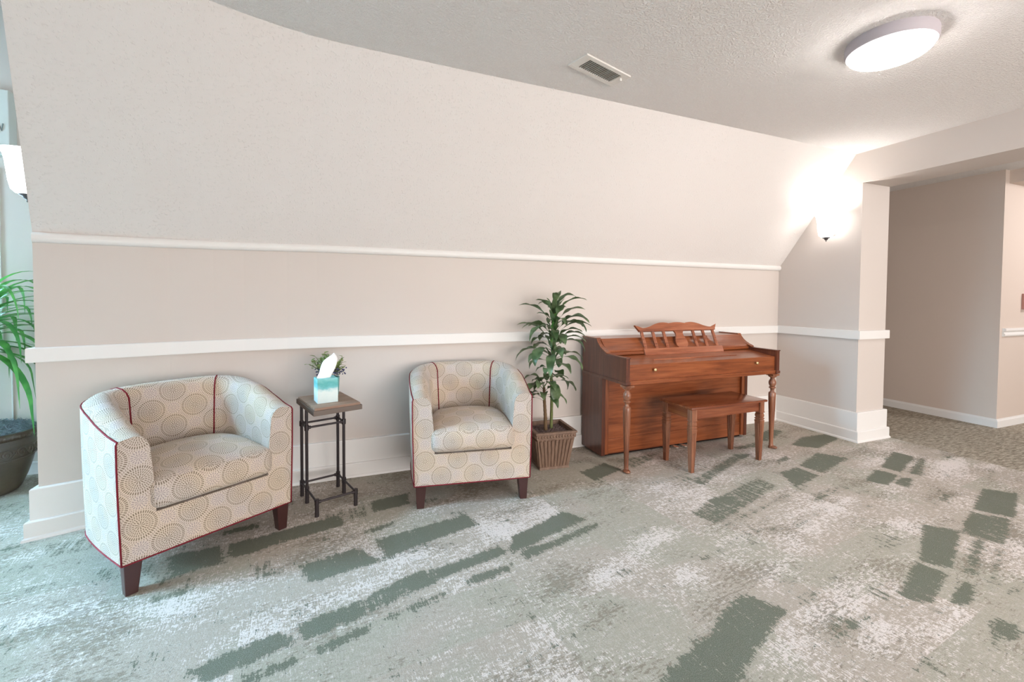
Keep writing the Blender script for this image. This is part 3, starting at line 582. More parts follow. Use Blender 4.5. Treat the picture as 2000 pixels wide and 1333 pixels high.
# ------------------------------------------------------------------ armchairs
HW, DP, ZB = 0.335, 0.64, 0.135
def build_armchair():
    t = thing('armchair', '-', 'armchair')
    # outer plan path, left front -> back -> right front
    left = []
    for k in range(9): left.append((-HW - 0.022 * math.sin(PI * k / 16), 0.36 * k / 8))
    for k in range(1, 13):
        a = PI/2 * k / 12; n = 2.8
        left.append((-(HW + 0.022) * abs(math.cos(a)) ** (2/n), 0.36 + (DP - 0.36) * abs(math.sin(a)) ** (2/n)))
    path = left + [(-x, y) for x, y in reversed(left[:-1])]
    path = [Vector(p) for p in path]; n = len(path)
    arc = [0]
    for i in range(1, n): arc.append(arc[-1] + (path[i] - path[i-1]).length)
    tot = arc[-1]
    def ztop(s):
        s = min(s, tot - s)
        pts = [(0, 0.636), (0.08, 0.652), (0.18, 0.684), (0.30, 0.714), (0.42, 0.733), (0.55, 0.744), (0.7, 0.750), (2, 0.752)]
        for (a, za), (b, zb) in zip(pts, pts[1:]):
            if s <= b:
                f = (s - a) / (b - a); f = f if a > 0.4 else f
                return za + (zb - za) * f
        return 0.78
    def thick(s):
        s = min(s, tot - s); return 0.098 + 0.022 * min(1, s / 0.5)
    sects, outer_edge, uv_v = [], [], None
    for i, p in enumerate(path):
        tg = (path[min(i+1, n-1)] - path[max(i-1, 0)]).normalized()
        if i == 0 or i == n - 1: tg = Vector((0, 1)) if i == 0 else Vector((0, -1))
        nin = Vector((tg.y, -tg.x))                      # towards the inside of the U
        zt, th = ztop(arc[i]), thick(arc[i])
        cs = []
        dr_ = 0.008 + 0.024 * min(1, min(arc[i], tot - arc[i]) / 0.2)
        for k in range(7): f = k / 6; cs.append((-0.010 * math.sin(PI * f * 0.5), ZB + (zt - dr_ - 0.010 - ZB) * f))
        for (dx, dz) in ((-0.006, -dr_), (0.006, -dr_ * 0.55), (0.022, -dr_ * 0.15), (0.045, 0.003), (0.068, -0.003), (0.086, -0.02), (0.097, -0.045)): cs.append((dx * th / 0.1, zt + dz))
        for k in range(1, 7):
            f = k / 6; cs.append((th * 0.97 + 0.018 * math.sin(PI/2 * f), zt - 0.045 + (0.27 - zt + 0.045) * f))
        sects.append([Vector((p.x + nin.x * a, p.y + nin.y * a, z)) for a, z in cs])
    bm = bmesh.new(); uvl = bm.loops.layers.uv.new('UVMap')
    def setuv(f, uvs):
        for lp, uv in zip(f.loops, uvs): lp[uvl].uv = uv
    V = [[bm.verts.new(c) for c in s] for s in sects]; q = len(sects[0])
    vv = [0]
    mid = sects[n // 2]
    for j in range(1, q): vv.append(vv[-1] + (mid[j] - mid[j-1]).length)
    # inside runs shorter than outside: scale u about the middle of the back
    inner = [0]
    for i in range(1, n): inner.append(inner[-1] + (sects[i][-4] - sects[i-1][-4]).length)
    def uu(i, j):
        if j < 8: return arc[i] - tot / 2
        return inner[i] - inner[-1] / 2
    for i in range(n - 1):
        for j in range(q - 1):
            f = bm.faces.new((V[i][j], V[i][j+1], V[i+1][j+1], V[i+1][j]))
            jj = min(j, 99)
            setuv(f, [(uu(i, jj if j >= 8 else 0), vv[j]), (uu(i, jj if j >= 8 else 0), vv[j+1]), (uu(i+1, jj if j >= 8 else 0), vv[j+1]), (uu(i+1, jj if j >= 8 else 0), vv[j])])
    for i in (0, n - 1):
        vs = [V[i][j] for j in range(q)]
        f = bm.faces.new(vs); setuv(f, [(v.co.x, v.co.z) for v in vs])
    bmesh.ops.recalc_face_normals(bm, faces=bm.faces)
    o = mesh_obj('shell', bm, M['fabric'], t, angle=38)
    # apron and deck
    bm = bmesh.new(); uvl = bm.loops.layers.uv.new('UVMap')
    xi = HW - 0.098 + 0.004
    box(bm, -HW + 0.001, HW - 0.001, -0.0015, 0.05, ZB, 0.312, 0.003); box(bm, -xi, xi, 0.05, 0.50, ZB + 0.004, 0.30)
    for f in bm.faces:
        for lp in f.loops:
            c = lp.vert.co; lp[uvl].uv = (c.x, c.z) if abs(f.normal.z) < 0.5 else (c.x, c.y)
    mesh_obj('front_apron', bm, M['fabric'], t)
    # cushion: rounded block with a crowned top
    bm = bmesh.new(); uvl = bm.loops.layers.uv.new('UVMap')
    ax, ay0, ay1, z0, z1 = 0.244, -0.026, 0.47, 0.318, 0.452
    NX, NY, NZ = 20, 18, 8
    def shape(a, b, c):
        """a,b,c in -1..1 on the cube surface -> rounded cushion"""
        r = 0.22
        x, y, z = a, b, c
        hx, hy, hz = ax, (ay1 - ay0) / 2, (z1 - z0) / 2
        R = 0.04
        px, py, pz = x*hx, y*hy, z*hz
        qx = max(-(hx-R), min(hx-R, px)); qy = max(-(hy-R), min(hy-R, py)); qz = max(-(hz-R), min(hz-R, pz))
        d = Vector((px-qx, py-qy, pz-qz))
        if d.length > 1e-9:
            m_ = max(abs(d.x), abs(d.y), abs(d.z)); d = d * (min(R, m_) / d.length) if d.length > R else d
        P_ = Vector((qx, qy, qz)) + d
        crown = (1 - (P_.x/hx)**2) * (1 - ((P_.y - 0.02)/hy)**2)
        if P_.z > 0: P_.z += 0.045 * max(0, crown) * (P_.z / hz)
        # the back corners follow the curved back
        if P_.y > 0: P_.x *= 1 - 0.22 * (P_.y / hy) ** 2.2
        if P_.y < 0: P_.y -= 0.010 * (1 - (P_.x/hx)**2) * (1 - (pz/hz)**2)
        return Vector((P_.x, (ay0+ay1)/2 + P_.y, (z0+z1)/2 + P_.z))
    def face_grid(fn, nu, nv, uvf):
        vs = [[bm.verts.new(shape(*fn(-1 + 2*i/nu, -1 + 2*j/nv))) for j in range(nv+1)] for i in range(nu+1)]
        for i in range(nu):
            for j in range(nv):
                f = bm.faces.new((vs[i][j], vs[i+1][j], vs[i+1][j+1], vs[i][j+1]))
                for lp in f.loops: lp[uvl].uv = uvf(lp.vert.co)
    face_grid(lambda a, b: (a, b, 1), NX, NY, lambda c: (c.x + 0.03, c.y - ay0 + 0.16))
    face_grid(lambda a, b: (a, b, -1), NX, NY, lambda c: (c.x, c.y))
    face_grid(lambda a, b: (a, -1, b), NX, NZ, lambda c: (c.x + 0.03, c.z - z0 + 0.02))
    face_grid(lambda a, b: (a, 1, b), NX, NZ, lambda c: (c.x, c.z))
    face_grid(lambda a, b: (-1, a, b), NY, NZ, lambda c: (c.y, c.z))
    face_grid(lambda a, b: (1, a, b), NY, NZ, lambda c: (c.y, c.z))
    bmesh.ops.remove_doubles(bm, verts=bm.verts, dist=0.0004)
    cu = mesh_obj('seat_cushion', bm, M['fabric'], t, smooth=True)
    # dark red welting: round the outer top edge, down both front edges and round the base
    edge = [s[7] + Vector((0, 0, 0.001)) for s in sects]
    fl = [sects[0][j] + Vector((0, -0.002, 0)) for j in range(0, 8)]
    fr = [sects[-1][j] + Vector((0, -0.002, 0)) for j in range(7, -1, -1)]
    bm = bmesh.new(); tube(bm, fl + edge[1:-1] + fr, 0.0034, 8)
    mesh_obj('edge_welt', bm, M['pipe_red'], t, smooth=True)
    bm = bmesh.new()
    base = [s[0] for s in sects]; front = [Vector((base[-1].x + (base[0].x - base[-1].x) * k / 8, -0.002, ZB)) for k in range(9)]
    tube(bm, base + front[1:], 0.0034, 8); mesh_obj('base_welt', bm, M['pipe_red'], t, smooth=True)
    for sgn in (-1, 1):
        # seam between back and arm, over the top edge and down to the seat
        half = range(0, n // 2) if sgn < 0 else range(n - 1, n // 2, -1)
        io = min(half, key=lambda i: abs(sects[i][7].x - sgn * 0.262) + (0 if path[i].y > 0.4 else 9))
        ii_ = min(half, key=lambda i: abs(sects[i][q-3].x - sgn * 0.168) + (0 if path[i].y > 0.4 else 9))
        pts = []
        for j in range(7, q - 1):
            f = (j - 7) / (q - 9); fi = io + (ii_ - io) * min(1, f) ** 0.7
            i0 = int(math.floor(fi)); u = fi - i0; s = sects[i0][j].lerp(sects[min(n-1, i0+1)][j], u)
            pts.append(s + Vector((0, -0.001 * min(1, f * 3), 0.001 * (1 - min(1, f * 3)))))
        bm = bmesh.new(); tube(bm, pts, 0.0036, 8); mesh_obj('seam_welt', bm, M['pipe_red'], t, smooth=True)
    for (sx, y) in ((-1, 0.035), (1, 0.035), (-1, 0.475), (1, 0.475)):
        bm = bmesh.new(); xo = HW - 0.038 if y < 0.2 else HW - 0.075
        back = 0.03 if y > 0.2 else 0.0
        for_top, for_bot = 0.030, 0.020
        a = [bm.verts.new((sx*xo + dx*for_top, y + dy*for_top, ZB + 0.002)) for dx, dy in ((-1, -1), (1, -1), (1, 1), (-1, 1))]
        b = [bm.verts.new((sx*xo + sx*0.004 + dx*for_bot, y + back + dy*for_bot, 0)) for dx, dy in ((-1, -1), (1, -1), (1, 1), (-1, 1))]
        bm.faces.new(a); bm.faces.new(b)
        for k in range(4): bm.faces.new((a[k], a[(k+1) % 4], b[(k+1) % 4], b[k]))
        bmesh.ops.bevel(bm, geom=bm.edges[:], offset=0.002, segments=1, affect='EDGES')
        mesh_obj('leg', bm, M['espresso'], t)
    return t
def copy_tree(root, loc, rz, label, group=None):
    r = root.copy(); COL.objects.link(r); r.location = loc; r.rotation_euler = (0, 0, rz); r['label'] = label
    if group: r['group'] = group
    for ch in list(root.children):
        c = ch.copy(); COL.objects.link(c); c.parent = r
    return r
chair = build_armchair()
chair.location = (-4.575, -0.775, 0); chair.rotation_euler = (0, 0, math.radians(34))
chair['label'] = 'barrel armchair in medallion print fabric at far left, angled towards the piano'; chair['group'] = 'barrel armchairs'
copy_tree(chair, (-3.343, -0.685, 0), math.radians(-8.5), 'barrel armchair in medallion print between side table and tall potted plant', 'barrel armchairs')

# ------------------------------------------------------------------ side table
t = thing('side_table', 'small pipe-frame side table with wooden top between the armchairs', 'side table', (-4.125, -0.34, 0), math.radians(18))
def at2(u, v): return (u, v)
hx = 0.105
LEGS = [(-hx, 0.165), (-hx, 0.052), (hx, 0.165), (hx, 0.052)]
bm = bmesh.new(); box(bm, -0.122, 0.122, -0.185, 0.172, 0.588, 0.602, 0.003); mesh_obj('table_top', bm, M['wood_table'], t)
bm = bmesh.new(); box(bm, -0.130, 0.130, -0.193, 0.180, 0.562, 0.589, 0.002); mesh_obj('edge_band', bm, M['band'], t)
def pipe_leg(x, y, h):
    bm = bmesh.new(); tube(bm, [(x, y, 0), (x, y, h)], 0.0085, 12)
    tube(bm, [(x, y, 0.0), (x, y, 0.066)], 0.011, 12); tube(bm, [(x, y, 0.066), (x, y, 0.095)], 0.0125, 12)
    if h > 0.2: tube(bm, [(x, y, 0.425), (x, y, 0.455)], 0.0125, 12)
    return mesh_obj('leg', bm, M['iron'], t, angle=50)
for x, y in LEGS: pipe_leg(x, y, 0.563)
for x in (-hx, hx): pipe_leg(x, -0.15, 0.097)
def rail(a, b):
    bm = bmesh.new(); tube(bm, [a, b], 0.006, 10)
    a, b = Vector(a), Vector(b); d = (b - a).normalized()
    tube(bm, [a, a + d * 0.022], 0.009, 10); tube(bm, [b - d * 0.022, b], 0.009, 10)
    mesh_obj('rail', bm, M['iron'], t, angle=50)
for y in (0.165, 0.052): rail((-hx, y, 0.44), (hx, y, 0.44))
for x in (-hx, hx): rail((x, 0.052, 0.44), (x, 0.165, 0.44)); rail((x, -0.15, 0.08), (x, 0.165, 0.08))
rail((-hx, -0.15, 0.08), (hx, -0.15, 0.08)); rail((-hx, 0.165, 0.08), (hx, 0.165, 0.08))

# ------------------------------------------------------------------ tissue box and little plant on the table
t = thing('tissue_box', 'square teal and white tissue box with a tissue pulled up', 'tissue box', (-4.135, -0.385, 0.602), math.radians(13.5))
bm = bmesh.new(); box(bm, -0.054, 0.054, -0.054, 0.054, 0, 0.135, 0.0015); mesh_obj('carton', bm, M['tissue_box'], t)
bm = bmesh.new(); rn = random.Random(3)
NU, NVv = 22, 16; g2 = []
outl = [(0.034, 0.0), (0.036, 0.02), (0.038, 0.045), (0.040, 0.075), (0.038, 0.1), (0.030, 0.125), (0.018, 0.142)]
for j in range(NVv + 1):
    f = j / NVv; z = 0.132 + 0.135 * f
    cx = -0.012 + 0.050 * f; hw_ = 0.036 + 0.012 * math.sin(PI * min(1, f * 1.2)) if f < 0.75 else 0.036 + 0.012 * math.sin(PI * 0.9) + 0.0
    hw_ = (0.036 + 0.006 * math.sin(PI * f)) * (1 - max(0, (f - 0.7) / 0.3) ** 2 * 0.75)
    ring = []
    for k in range(NU):
        a = 2 * PI * k / NU; depth = 0.016 * (1 - 0.6 * f) + 0.006 * math.sin(a * 3 + f * 4)
        ring.append(bm.verts.new((cx + hw_ * math.cos(a) + 0.003 * math.sin(5*f + a*2), depth * math.sin(a) + 0.003 * math.sin(9 * f + 3 * a), z + 0.008 * math.cos(a) * f)))
    g2.append(ring)
for j in range(NVv):
    for k in range(NU): bm.faces.new((g2[j][k], g2[j][(k+1) % NU], g2[j+1][(k+1) % NU], g2[j+1][k]))
bm.faces.new(g2[-1])
mesh_obj('tissue', bm, M['tissue'], t, smooth=True)

def small_leaf(bm, base, az, el, L, w, droop=0.6, fold=0.25, n=7):
    """lance-shaped leaf: petiole end at base, arching over; V-folded section"""
    p = Vector(base); d = Vector((math.cos(az)*math.cos(el), math.sin(az)*math.cos(el), math.sin(el)))
    side = Vector((-math.sin(az), math.cos(az), 0)); rows = []; ang = el
    for i in range(n + 1):
        f = i / n; wd = w * (math.sin(PI * min(1, f ** 0.8)) ** 0.8 if 0 < f < 1 else 0.02)
        up = Vector((-math.cos(az)*math.sin(ang), -math.sin(az)*math.sin(ang), math.cos(ang)))
        rows.append((bm.verts.new(p + side*wd*0.5 + up*wd*fold*0.5), bm.verts.new(p), bm.verts.new(p - side*wd*0.5 + up*wd*fold*0.5)))
        ang -= droop / n * (0.5 + f)
        p = p + Vector((math.cos(az)*math.cos(ang), math.sin(az)*math.cos(ang), math.sin(ang))) * (L / n)
    for a, b in zip(rows, rows[1:]):
        bm.faces.new((a[0], a[1], b[1], b[0])); bm.faces.new((a[1], a[2], b[2], b[1]))

t = thing('artificial_plant', 'small leafy posy with dusky blossoms behind the tissue box', 'plant', (-4.105, -0.265, 0.602))
bm = bmesh.new(); lathe(bm, [(0.030, 0), (0.036, 0.01), (0.040, 0.06), (0.042, 0.118), (0.039, 0.118), (0.036, 0.06)], seg=28); mesh_obj('vase', bm, M['teal'], t, smooth=True)
rn = random.Random(11); bs = bmesh.new(); bl = bmesh.new(); bf = bmesh.new()
for k in range(32):
    az = rn.uniform(0, 2*PI) if k % 2 else rn.uniform(2.2, 4.0); el = rn.uniform(0.5, 1.35); L = rn.uniform(0.10, 0.168)
    if math.cos(az) > 0.4: L *= 0.9
    d = Vector((math.cos(az)*math.cos(el), math.sin(az)*math.cos(el)*0.6, math.sin(el))); a = Vector((0, 0, 0.105)); b = a + d * L
    tube(bs, [a, (a + b) / 2 + Vector((0, 0, 0.008)), b], 0.0012, 5)
    for q in range(7):
        f = 0.35 + 0.65 * q / 6; p = a + (b - a) * f
        small_leaf(bl, p, rn.uniform(0, 2*PI), rn.uniform(-0.1, 1.1), rn.uniform(0.026, 0.038), rn.uniform(0.019, 0.027), 0.4, 0.2, 5)
for k in range(170):
    az = rn.uniform(0, 2*PI); r = rn.uniform(0.03, 0.088); p = (r*math.cos(az) - 0.006, r*math.sin(az)*0.7, 0.126 + rn.uniform(-0.006, 0.036) + r * 0.15)
    m_ = Matrix.Translation(p) @ Matrix.Scale(rn.uniform(0.003, 0.0052), 4)
    bmesh.ops.create_icosphere(bf, subdivisions=2, radius=1, matrix=m_)
mesh_obj('stem', bs, M['stem'], t); mesh_obj('foliage', bl, M['leaf_small'], t, smooth=True); mesh_obj('blossoms', bf, M['lav'], t)

# ------------------------------------------------------------------ dracaena in square planter
t = thing('potted_dracaena', 'tall green dracaena in a square fluted brown planter beside the piano', 'potted plant', (-2.655, -0.265, 0), math.radians(-5))
bm = bmesh.new()
Z0, Z1, h0, h1 = 0.0, 0.225, 0.108, 0.142
square_lathe(bm, [(h0 + 0.002, 0.0), (h0 + 0.002, 0.012), (h0, 0.014), (h1 - 0.004, Z1), (h1 - 0.012, Z1 + 0.005), (h1 - 0.012, 0.20)], (0, 0, 0))
for side in range(4):   # fluted faces: upright ribs with rounded tops
    R_ = Matrix.Rotation(side * PI/2, 3, 'Z')
    for k in range(9):
        f = (k + 0.5) / 9 * 2 - 1
        x0, x1 = f * (h0 - 0.010), f * (h1 - 0.012); wd = 0.0082
        pts = [R_ @ Vector((x0, -h0 - 0.001, 0.022)), R_ @ Vector((x1, -(h1 - 0.004) - 0.001, Z1 - 0.012))]
        tube(bm, pts, [wd * 0.75, wd], 8)
mesh_obj('planter', bm, M['planter'], t, angle=50)
bm = bmesh.new()
square_lathe(bm, [(h1 - 0.006, Z1 - 0.002), (h1 + 0.004, Z1 + 0.002), (h1 + 0.004, Z1 + 0.030), (h1 + 0.010, Z1 + 0.034), (h1 + 0.010, Z1 + 0.046), (h1 - 0.012, Z1 + 0.046), (h1 - 0.014, Z1 + 0.01)], (0, 0, 0))
for side in range(4):
    R_ = Matrix.Rotation(side * PI/2, 3, 'Z')
    for k in range(13):
        x = -h1 + 0.012 + k * (2*h1 - 0.024) / 12
        p = R_ @ Vector((x, -h1 - 0.004, Z1 + 0.016)); m_ = Matrix.Translation(p) @ Matrix.Diagonal((0.0085, 0.0085, 0.011, 1))
        bmesh.ops.create_icosphere(bm, subdivisions=1, radius=1, matrix=m_)
mesh_obj('rim', bm, M['planter'], t, angle=50)
bm = bmesh.new(); NS = 26; sv = []
hs = h1 - 0.013
for i in range(NS + 1):
    sv.append([bm.verts.new((-hs + 2*hs*i/NS, -hs + 2*hs*j/NS, 0.243 + 0.012 * mnoise(Vector((i*0.9, j*0.9, 0))) + 0.014 * math.exp(-((i-13)**2 + (j-13)**2) / 60))) for j in range(NS + 1)])
for i in range(NS):
    for j in range(NS): bm.faces.new((sv[i][j], sv[i+1][j], sv[i+1][j+1], sv[i][j+1]))
mesh_obj('soil', bm, M['soil'], t)
def stem(bm, pts, r0, r1):
    n = 22; P_ = [Vector(p) for p in pts]; out = []; rr = []
    for i in range(n + 1):
        f = i / n * (len(P_) - 1); k = min(int(f), len(P_) - 2); u = f - k
        out.append(P_[k].lerp(P_[k+1], u)); rr.append((r0 + (r1 - r0) * i / n) * (1 + 0.12 * (i % 2)))
    tube(bm, out, rr, 10)
bm = bmesh.new(); stem(bm, [(0.015, 0, 0.24), (0.018, 0.0, 0.45), (0.012, 0, 0.68), (0.030, 0, 0.90), (0.035, 0, 1.10)], 0.011, 0.007); mesh_obj('tall_stem', bm, M['stem'], t, smooth=True)
bm = bmesh.new(); stem(bm, [(-0.035, -0.02, 0.24), (-0.037, -0.02, 0.34), (-0.045, -0.02, 0.45), (-0.05, -0.02, 0.56)], 0.013, 0.009); mesh_obj('short_stem', bm, M['bark'], t, smooth=True)
def dleaf(bm, base, az, el, L, w, arch, pet=0.34):
    """leaf with a slender channelled stalk that widens into a lance blade"""
    n = 16; p = Vector(base); ang = el; side = Vector((-math.sin(az), math.cos(az), 0)); rows = []
    tw = rnl.uniform(-0.5, 0.5)
    for i in range(n + 1):
        f = i / n
        if f < pet: wd = 0.006 + 0.004 * (1 - f / pet)
        else: g_ = (f - pet) / (1 - pet); wd = 0.006 + w * math.sin(PI * g_ ** 0.78) ** 0.9 if g_ < 1 else 0.003
        up = Vector((-math.cos(az)*math.sin(ang), -math.sin(az)*math.sin(ang), math.cos(ang)))
        s2 = (side * math.cos(tw*f) + up * math.sin(tw*f)); wave = 0.10 * wd * math.sin(f * 17 + az * 3)
        rows.append((bm.verts.new(p + s2*wd*0.5 + up*(wd*0.16 + wave)), bm.verts.new(p), bm.verts.new(p - s2*wd*0.5 + up*(wd*0.16 - wave))))
        ang -= arch / n * (0.35 + 1.3 * f)
        p = p + Vector((math.cos(az)*math.cos(ang), math.sin(az)*math.cos(ang), math.sin(ang))) * (L / n)
    for a, b in zip(rows, rows[1:]):
        bm.faces.new((a[0], a[1], b[1], b[0])); bm.faces.new((a[1], a[2], b[2], b[1]))
rnl = random.Random(21)
bm = bmesh.new()
def crown(base, n, L0, L1, w0, w1, e0, e1, a0, a1, azs=None, dz=0.0):
    for k in range(n):
        az = k * 2.399 + rnl.uniform(-0.25, 0.25) if azs is None else azs[k % len(azs)] + rnl.uniform(-0.2, 0.2)
        f = k / max(1, n - 1)
        L = rnl.uniform(L0, L1)
        if math.sin(az) > 0.3: L *= 0.62
        dleaf(bm, (base[0], base[1], base[2] + dz * f), az, rnl.uniform(e0, e1) + 0.25 * f, L, rnl.uniform(w0, w1), rnl.uniform(a0, a1))
crown((0.034, 0, 1.00), 10, 0.22, 0.31, 0.044, 0.056, 0.8, 1.2, 1.3, 2.1, dz=0.10)
crown((0.030, 0, 0.88), 20, 0.27, 0.35, 0.046, 0.062, 0.4, 0.95, 1.3, 2.2, dz=0.12)
crown((0.018, 0, 0.72), 20, 0.24, 0.35, 0.050, 0.068, 0.3, 0.95, 1.5, 2.6, dz=0.15)
crown((0.012, -0.01, 0.60), 11, 0.17, 0.26, 0.05, 0.068, -0.3, 0.5, 1.2, 1.9, dz=0.10)
crown((-0.05, -0.02, 0.46), 17, 0.17, 0.245, 0.042, 0.056, 0.3, 0.95, 1.5, 2.4, azs=[3.1, 3.6, 2.8, 4.2, 4.8, 5.6, 3.3, 2.5, 0.2], dz=0.12)
for az, el in ((1.2, 1.5), (2.5, 1.35), (5.9, 1.3), (0.6, 1.35), (4.2, 1.35)):
    dleaf(bm, (0.036, 0, 1.06), az, el, 0.155, 0.040, 0.5, 0.1)
for k in range(14):
    dleaf(bm, (0.02 + 0.014 * k / 14, 0, 0.70 + 0.025 * k), k * 2.4, 1.25, 0.13, 0.03, 0.3, 0.05)
mesh_obj('foliage', bm, M['leaf'], t, smooth=True)
bm = bmesh.new()
for k in range(12):
    dleaf(bm, (0.018 + 0.016 * k / 12, 0, 0.80 + 0.021 * k), k * 2.4, 1.42, 0.085, 0.034, 0.15, 0.02)
mesh_obj('leaf_bases', bm, M['sheath'], t, smooth=True)

# ------------------------------------------------------------------ piano
def build_piano():
    t = thing('upright_piano', 'brown wooden spinet piano with carved music desk against the wall', 'piano', (-1.515, -0.04, 0))
    X = 0.735; th = 0.030
    def P_(pts): return [(y, z) for y, z in pts]
    for s in (-1, 1):
        x0 = -X if s < 0 else X - th
        prof = [(0, 0.02), (-0.285, 0.02), (-0.285, 0.605), (-0.575, 0.605), (-0.575, 0.785), (-0.36, 0.795), (-0.335, 0.797), (-0.318, 0.804), (-0.295, 0.812), (-0.262, 0.828), (-0.232, 0.85), (-0.212, 0.872), (-0.203, 0.893), (0, 0.893)]
        bm = bmesh.new(); prism(bm, [(x0, y, z) for y, z in prof], (th, 0, 0)); bmesh.ops.recalc_face_normals(bm, faces=bm.faces)
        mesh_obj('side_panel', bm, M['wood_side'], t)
        bm = bmesh.new(); box(bm, x0 - 0.006, x0 + th + 0.006, -0.581, -0.02, 0.606, 0.628, 0.004)
        box(bm, x0 - 0.004, x0 + th + 0.004, -0.580, -0.33, 0.786, 0.794, 0.002)
        mesh_obj('side_moulding', bm, M['wood_side'], t)
    xi = X - th
    bm = bmesh.new(); box(bm, -xi, xi, -0.262, -0.245, 0.022, 0.61); mesh_obj('lower_panel', bm, M['wood_x'], t)
    for s in (-1, 1):
        bm = bmesh.new(); box(bm, min(s*xi, s*(xi-0.032)), max(s*xi, s*(xi-0.032)), -0.283, -0.245, 0.025, 0.605, 0.003); mesh_obj('stile', bm, M['wood_z'], t)
    bm = bmesh.new(); box(bm, -xi + 0.034, xi - 0.034, -0.270, -0.245, 0.022, 0.135, 0.003); mesh_obj('lower_rail', bm, M['wood_x'], t)
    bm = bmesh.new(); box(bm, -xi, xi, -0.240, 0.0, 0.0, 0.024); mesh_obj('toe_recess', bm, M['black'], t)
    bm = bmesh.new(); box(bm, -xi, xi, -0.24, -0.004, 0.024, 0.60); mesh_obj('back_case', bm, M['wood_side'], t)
    # keybed, fall board
    bm = bmesh.new(); box(bm, -xi, xi, -0.570, -0.245, 0.603, 0.632, 0.004); mesh_obj('keybed', bm, M['wood_x'], t)
    bm = bmesh.new(); prism(bm, [(-xi, -0.556, 0.632), (-xi, -0.556, 0.738), (-xi, -0.552, 0.742), (-xi, -0.535, 0.744), (-xi, -0.26, 0.778), (-xi, -0.26, 0.632)], (2*xi, 0, 0))
    fb = mesh_obj('key_lid', bm, M['wood_x'], t)
    bm = bmesh.new(); box(bm, -0.42, 0.39, -0.47, -0.461, 0.7515, 0.7575, 0.001); mesh_obj('finger_ledge', bm, M['wood_desk'], fb)
    for x in (-0.490, 0.492):
        bm = bmesh.new(); lathe(bm, [(0.0045, 0), (0.0045, 0.008), (0.010, 0.012), (0.013, 0.019), (0.010, 0.027), (0.004, 0.029)], seg=20)
        bmesh.ops.rotate(bm, verts=bm.verts, cent=(0, 0, 0), matrix=Matrix.Rotation(PI/2, 3, 'X'))
        k = mesh_obj('knob', bm, M['brass'], fb, smooth=True); k.location = (x, -0.555, 0.70)
    # top lid with its concave front
    bm = bmesh.new()
    top = [(0.012, 0.896), (-0.21, 0.896), (-0.222, 0.884), (-0.240, 0.862), (-0.262, 0.842), (-0.285, 0.826), (-0.30, 0.818), (-0.306, 0.806), (-0.30, 0.796), (-0.26, 0.79), (-0.25, 0.80), (-0.19, 0.87), (0.012, 0.88)]
    prism(bm, [(-xi + 0.001, y, z - 0.004) for y, z in top], (2*xi - 0.002, 0, 0)); mesh_obj('lid', bm, M['wood_x'], t, angle=25)
    for s in (-1, 1):
        bm = bmesh.new(); pts = [(s*(X - th/2), y, z + 0.003) for y, z in [(0.0, 0.897), (-0.203, 0.897), (-0.214, 0.876), (-0.234, 0.854), (-0.264, 0.832), (-0.297, 0.816), (-0.32, 0.808), (-0.337, 0.800)]]
        for a, b in zip(pts, pts[1:]):
            a, b = Vector(a), Vector(b)
            prism(bm, [a + Vector((-0.018, 0, 0)), a + Vector((0.018, 0, 0)), a + Vector((0.018, 0, -0.008)), a + Vector((-0.018, 0, -0.008))], b - a)
        mesh_obj('cheek_moulding', bm, M['wood_z'], t)
    bm = bmesh.new(); box(bm, -xi, xi, -0.315, -0.25, 0.776, 0.797, 0.003); mesh_obj('lid_rail', bm, M['wood_x'], t)
    # music desk, leaning back
    R_ = Matrix.Rotation(-0.33, 4, 'X')
    desk = bpy.data.objects.new('music_desk', None); COL.objects.link(desk); desk.parent = t; desk.location = (0.010, -0.325, 0.764); desk.rotation_euler = (-0.42, 0, 0)
    d = 0.018
    def outline(n=60):
        pts = []
        for i in range(n + 1):
            x = -0.415 + 0.83 * i / n; a = abs(x)
            if a < 0.085: z = 0.262 + 0.008 * math.cos(a / 0.085 * PI/2) - 0.002
            elif a < 0.23: z = 0.2625 + 0.010 * math.sin(PI * (a - 0.085) / 0.145) - 0.010 * ((a - 0.085) / 0.145)
            else: f = (a - 0.23) / 0.185; z = 0.2525 - 0.030 * math.sin(PI/2 * min(1, f * 1.5)) + 0.026 * max(0, f - 0.62) / 0.38
            pts.append((x, z))
        return pts
    up = outline(); lowr = [(0.385, 0.200), (-0.385, 0.200)]
    bm = bmesh.new(); prism(bm, [(x, 0, z) for x, z in up + lowr], (0, d, 0)); box(bm, -0.385, 0.385, -0.004, d + 0.002, 0.196, 0.202, 0.0015); mesh_obj('crest_rail', bm, M['wood_desk'], desk)
    bm = bmesh.new(); box(bm, -0.395, 0.395, -0.012, d, 0.0, 0.052, 0.003); mesh_obj('ledge', bm, M['wood_desk'], desk)
    for x in (-0.362, -0.255, -0.150, 0.150, 0.255, 0.362):
        bm = bmesh.new(); box(bm, x - 0.0125, x + 0.0125, 0.003, d - 0.002, 0.05, 0.20, 0.003); box(bm, x - 0.004, x + 0.004, 0.0005, 0.005, 0.052, 0.198, 0.001); mesh_obj('spindle', bm, M['wood_desk'], desk)
    spl = [(0.052, 0.20), (0.045, 0.192), (0.036, 0.175), (0.036, 0.160), (0.044, 0.140), (0.056, 0.115), (0.060, 0.095), (0.056, 0.074), (0.045, 0.060), (0.048, 0.050)]
    bm = bmesh.new(); prism(bm, [(x, 0.002, z) for x, z in spl] + [(-x, 0.002, z) for x, z in reversed(spl)], (0, d - 0.005, 0)); mesh_obj('splat', bm, M['wood_desk'], desk)
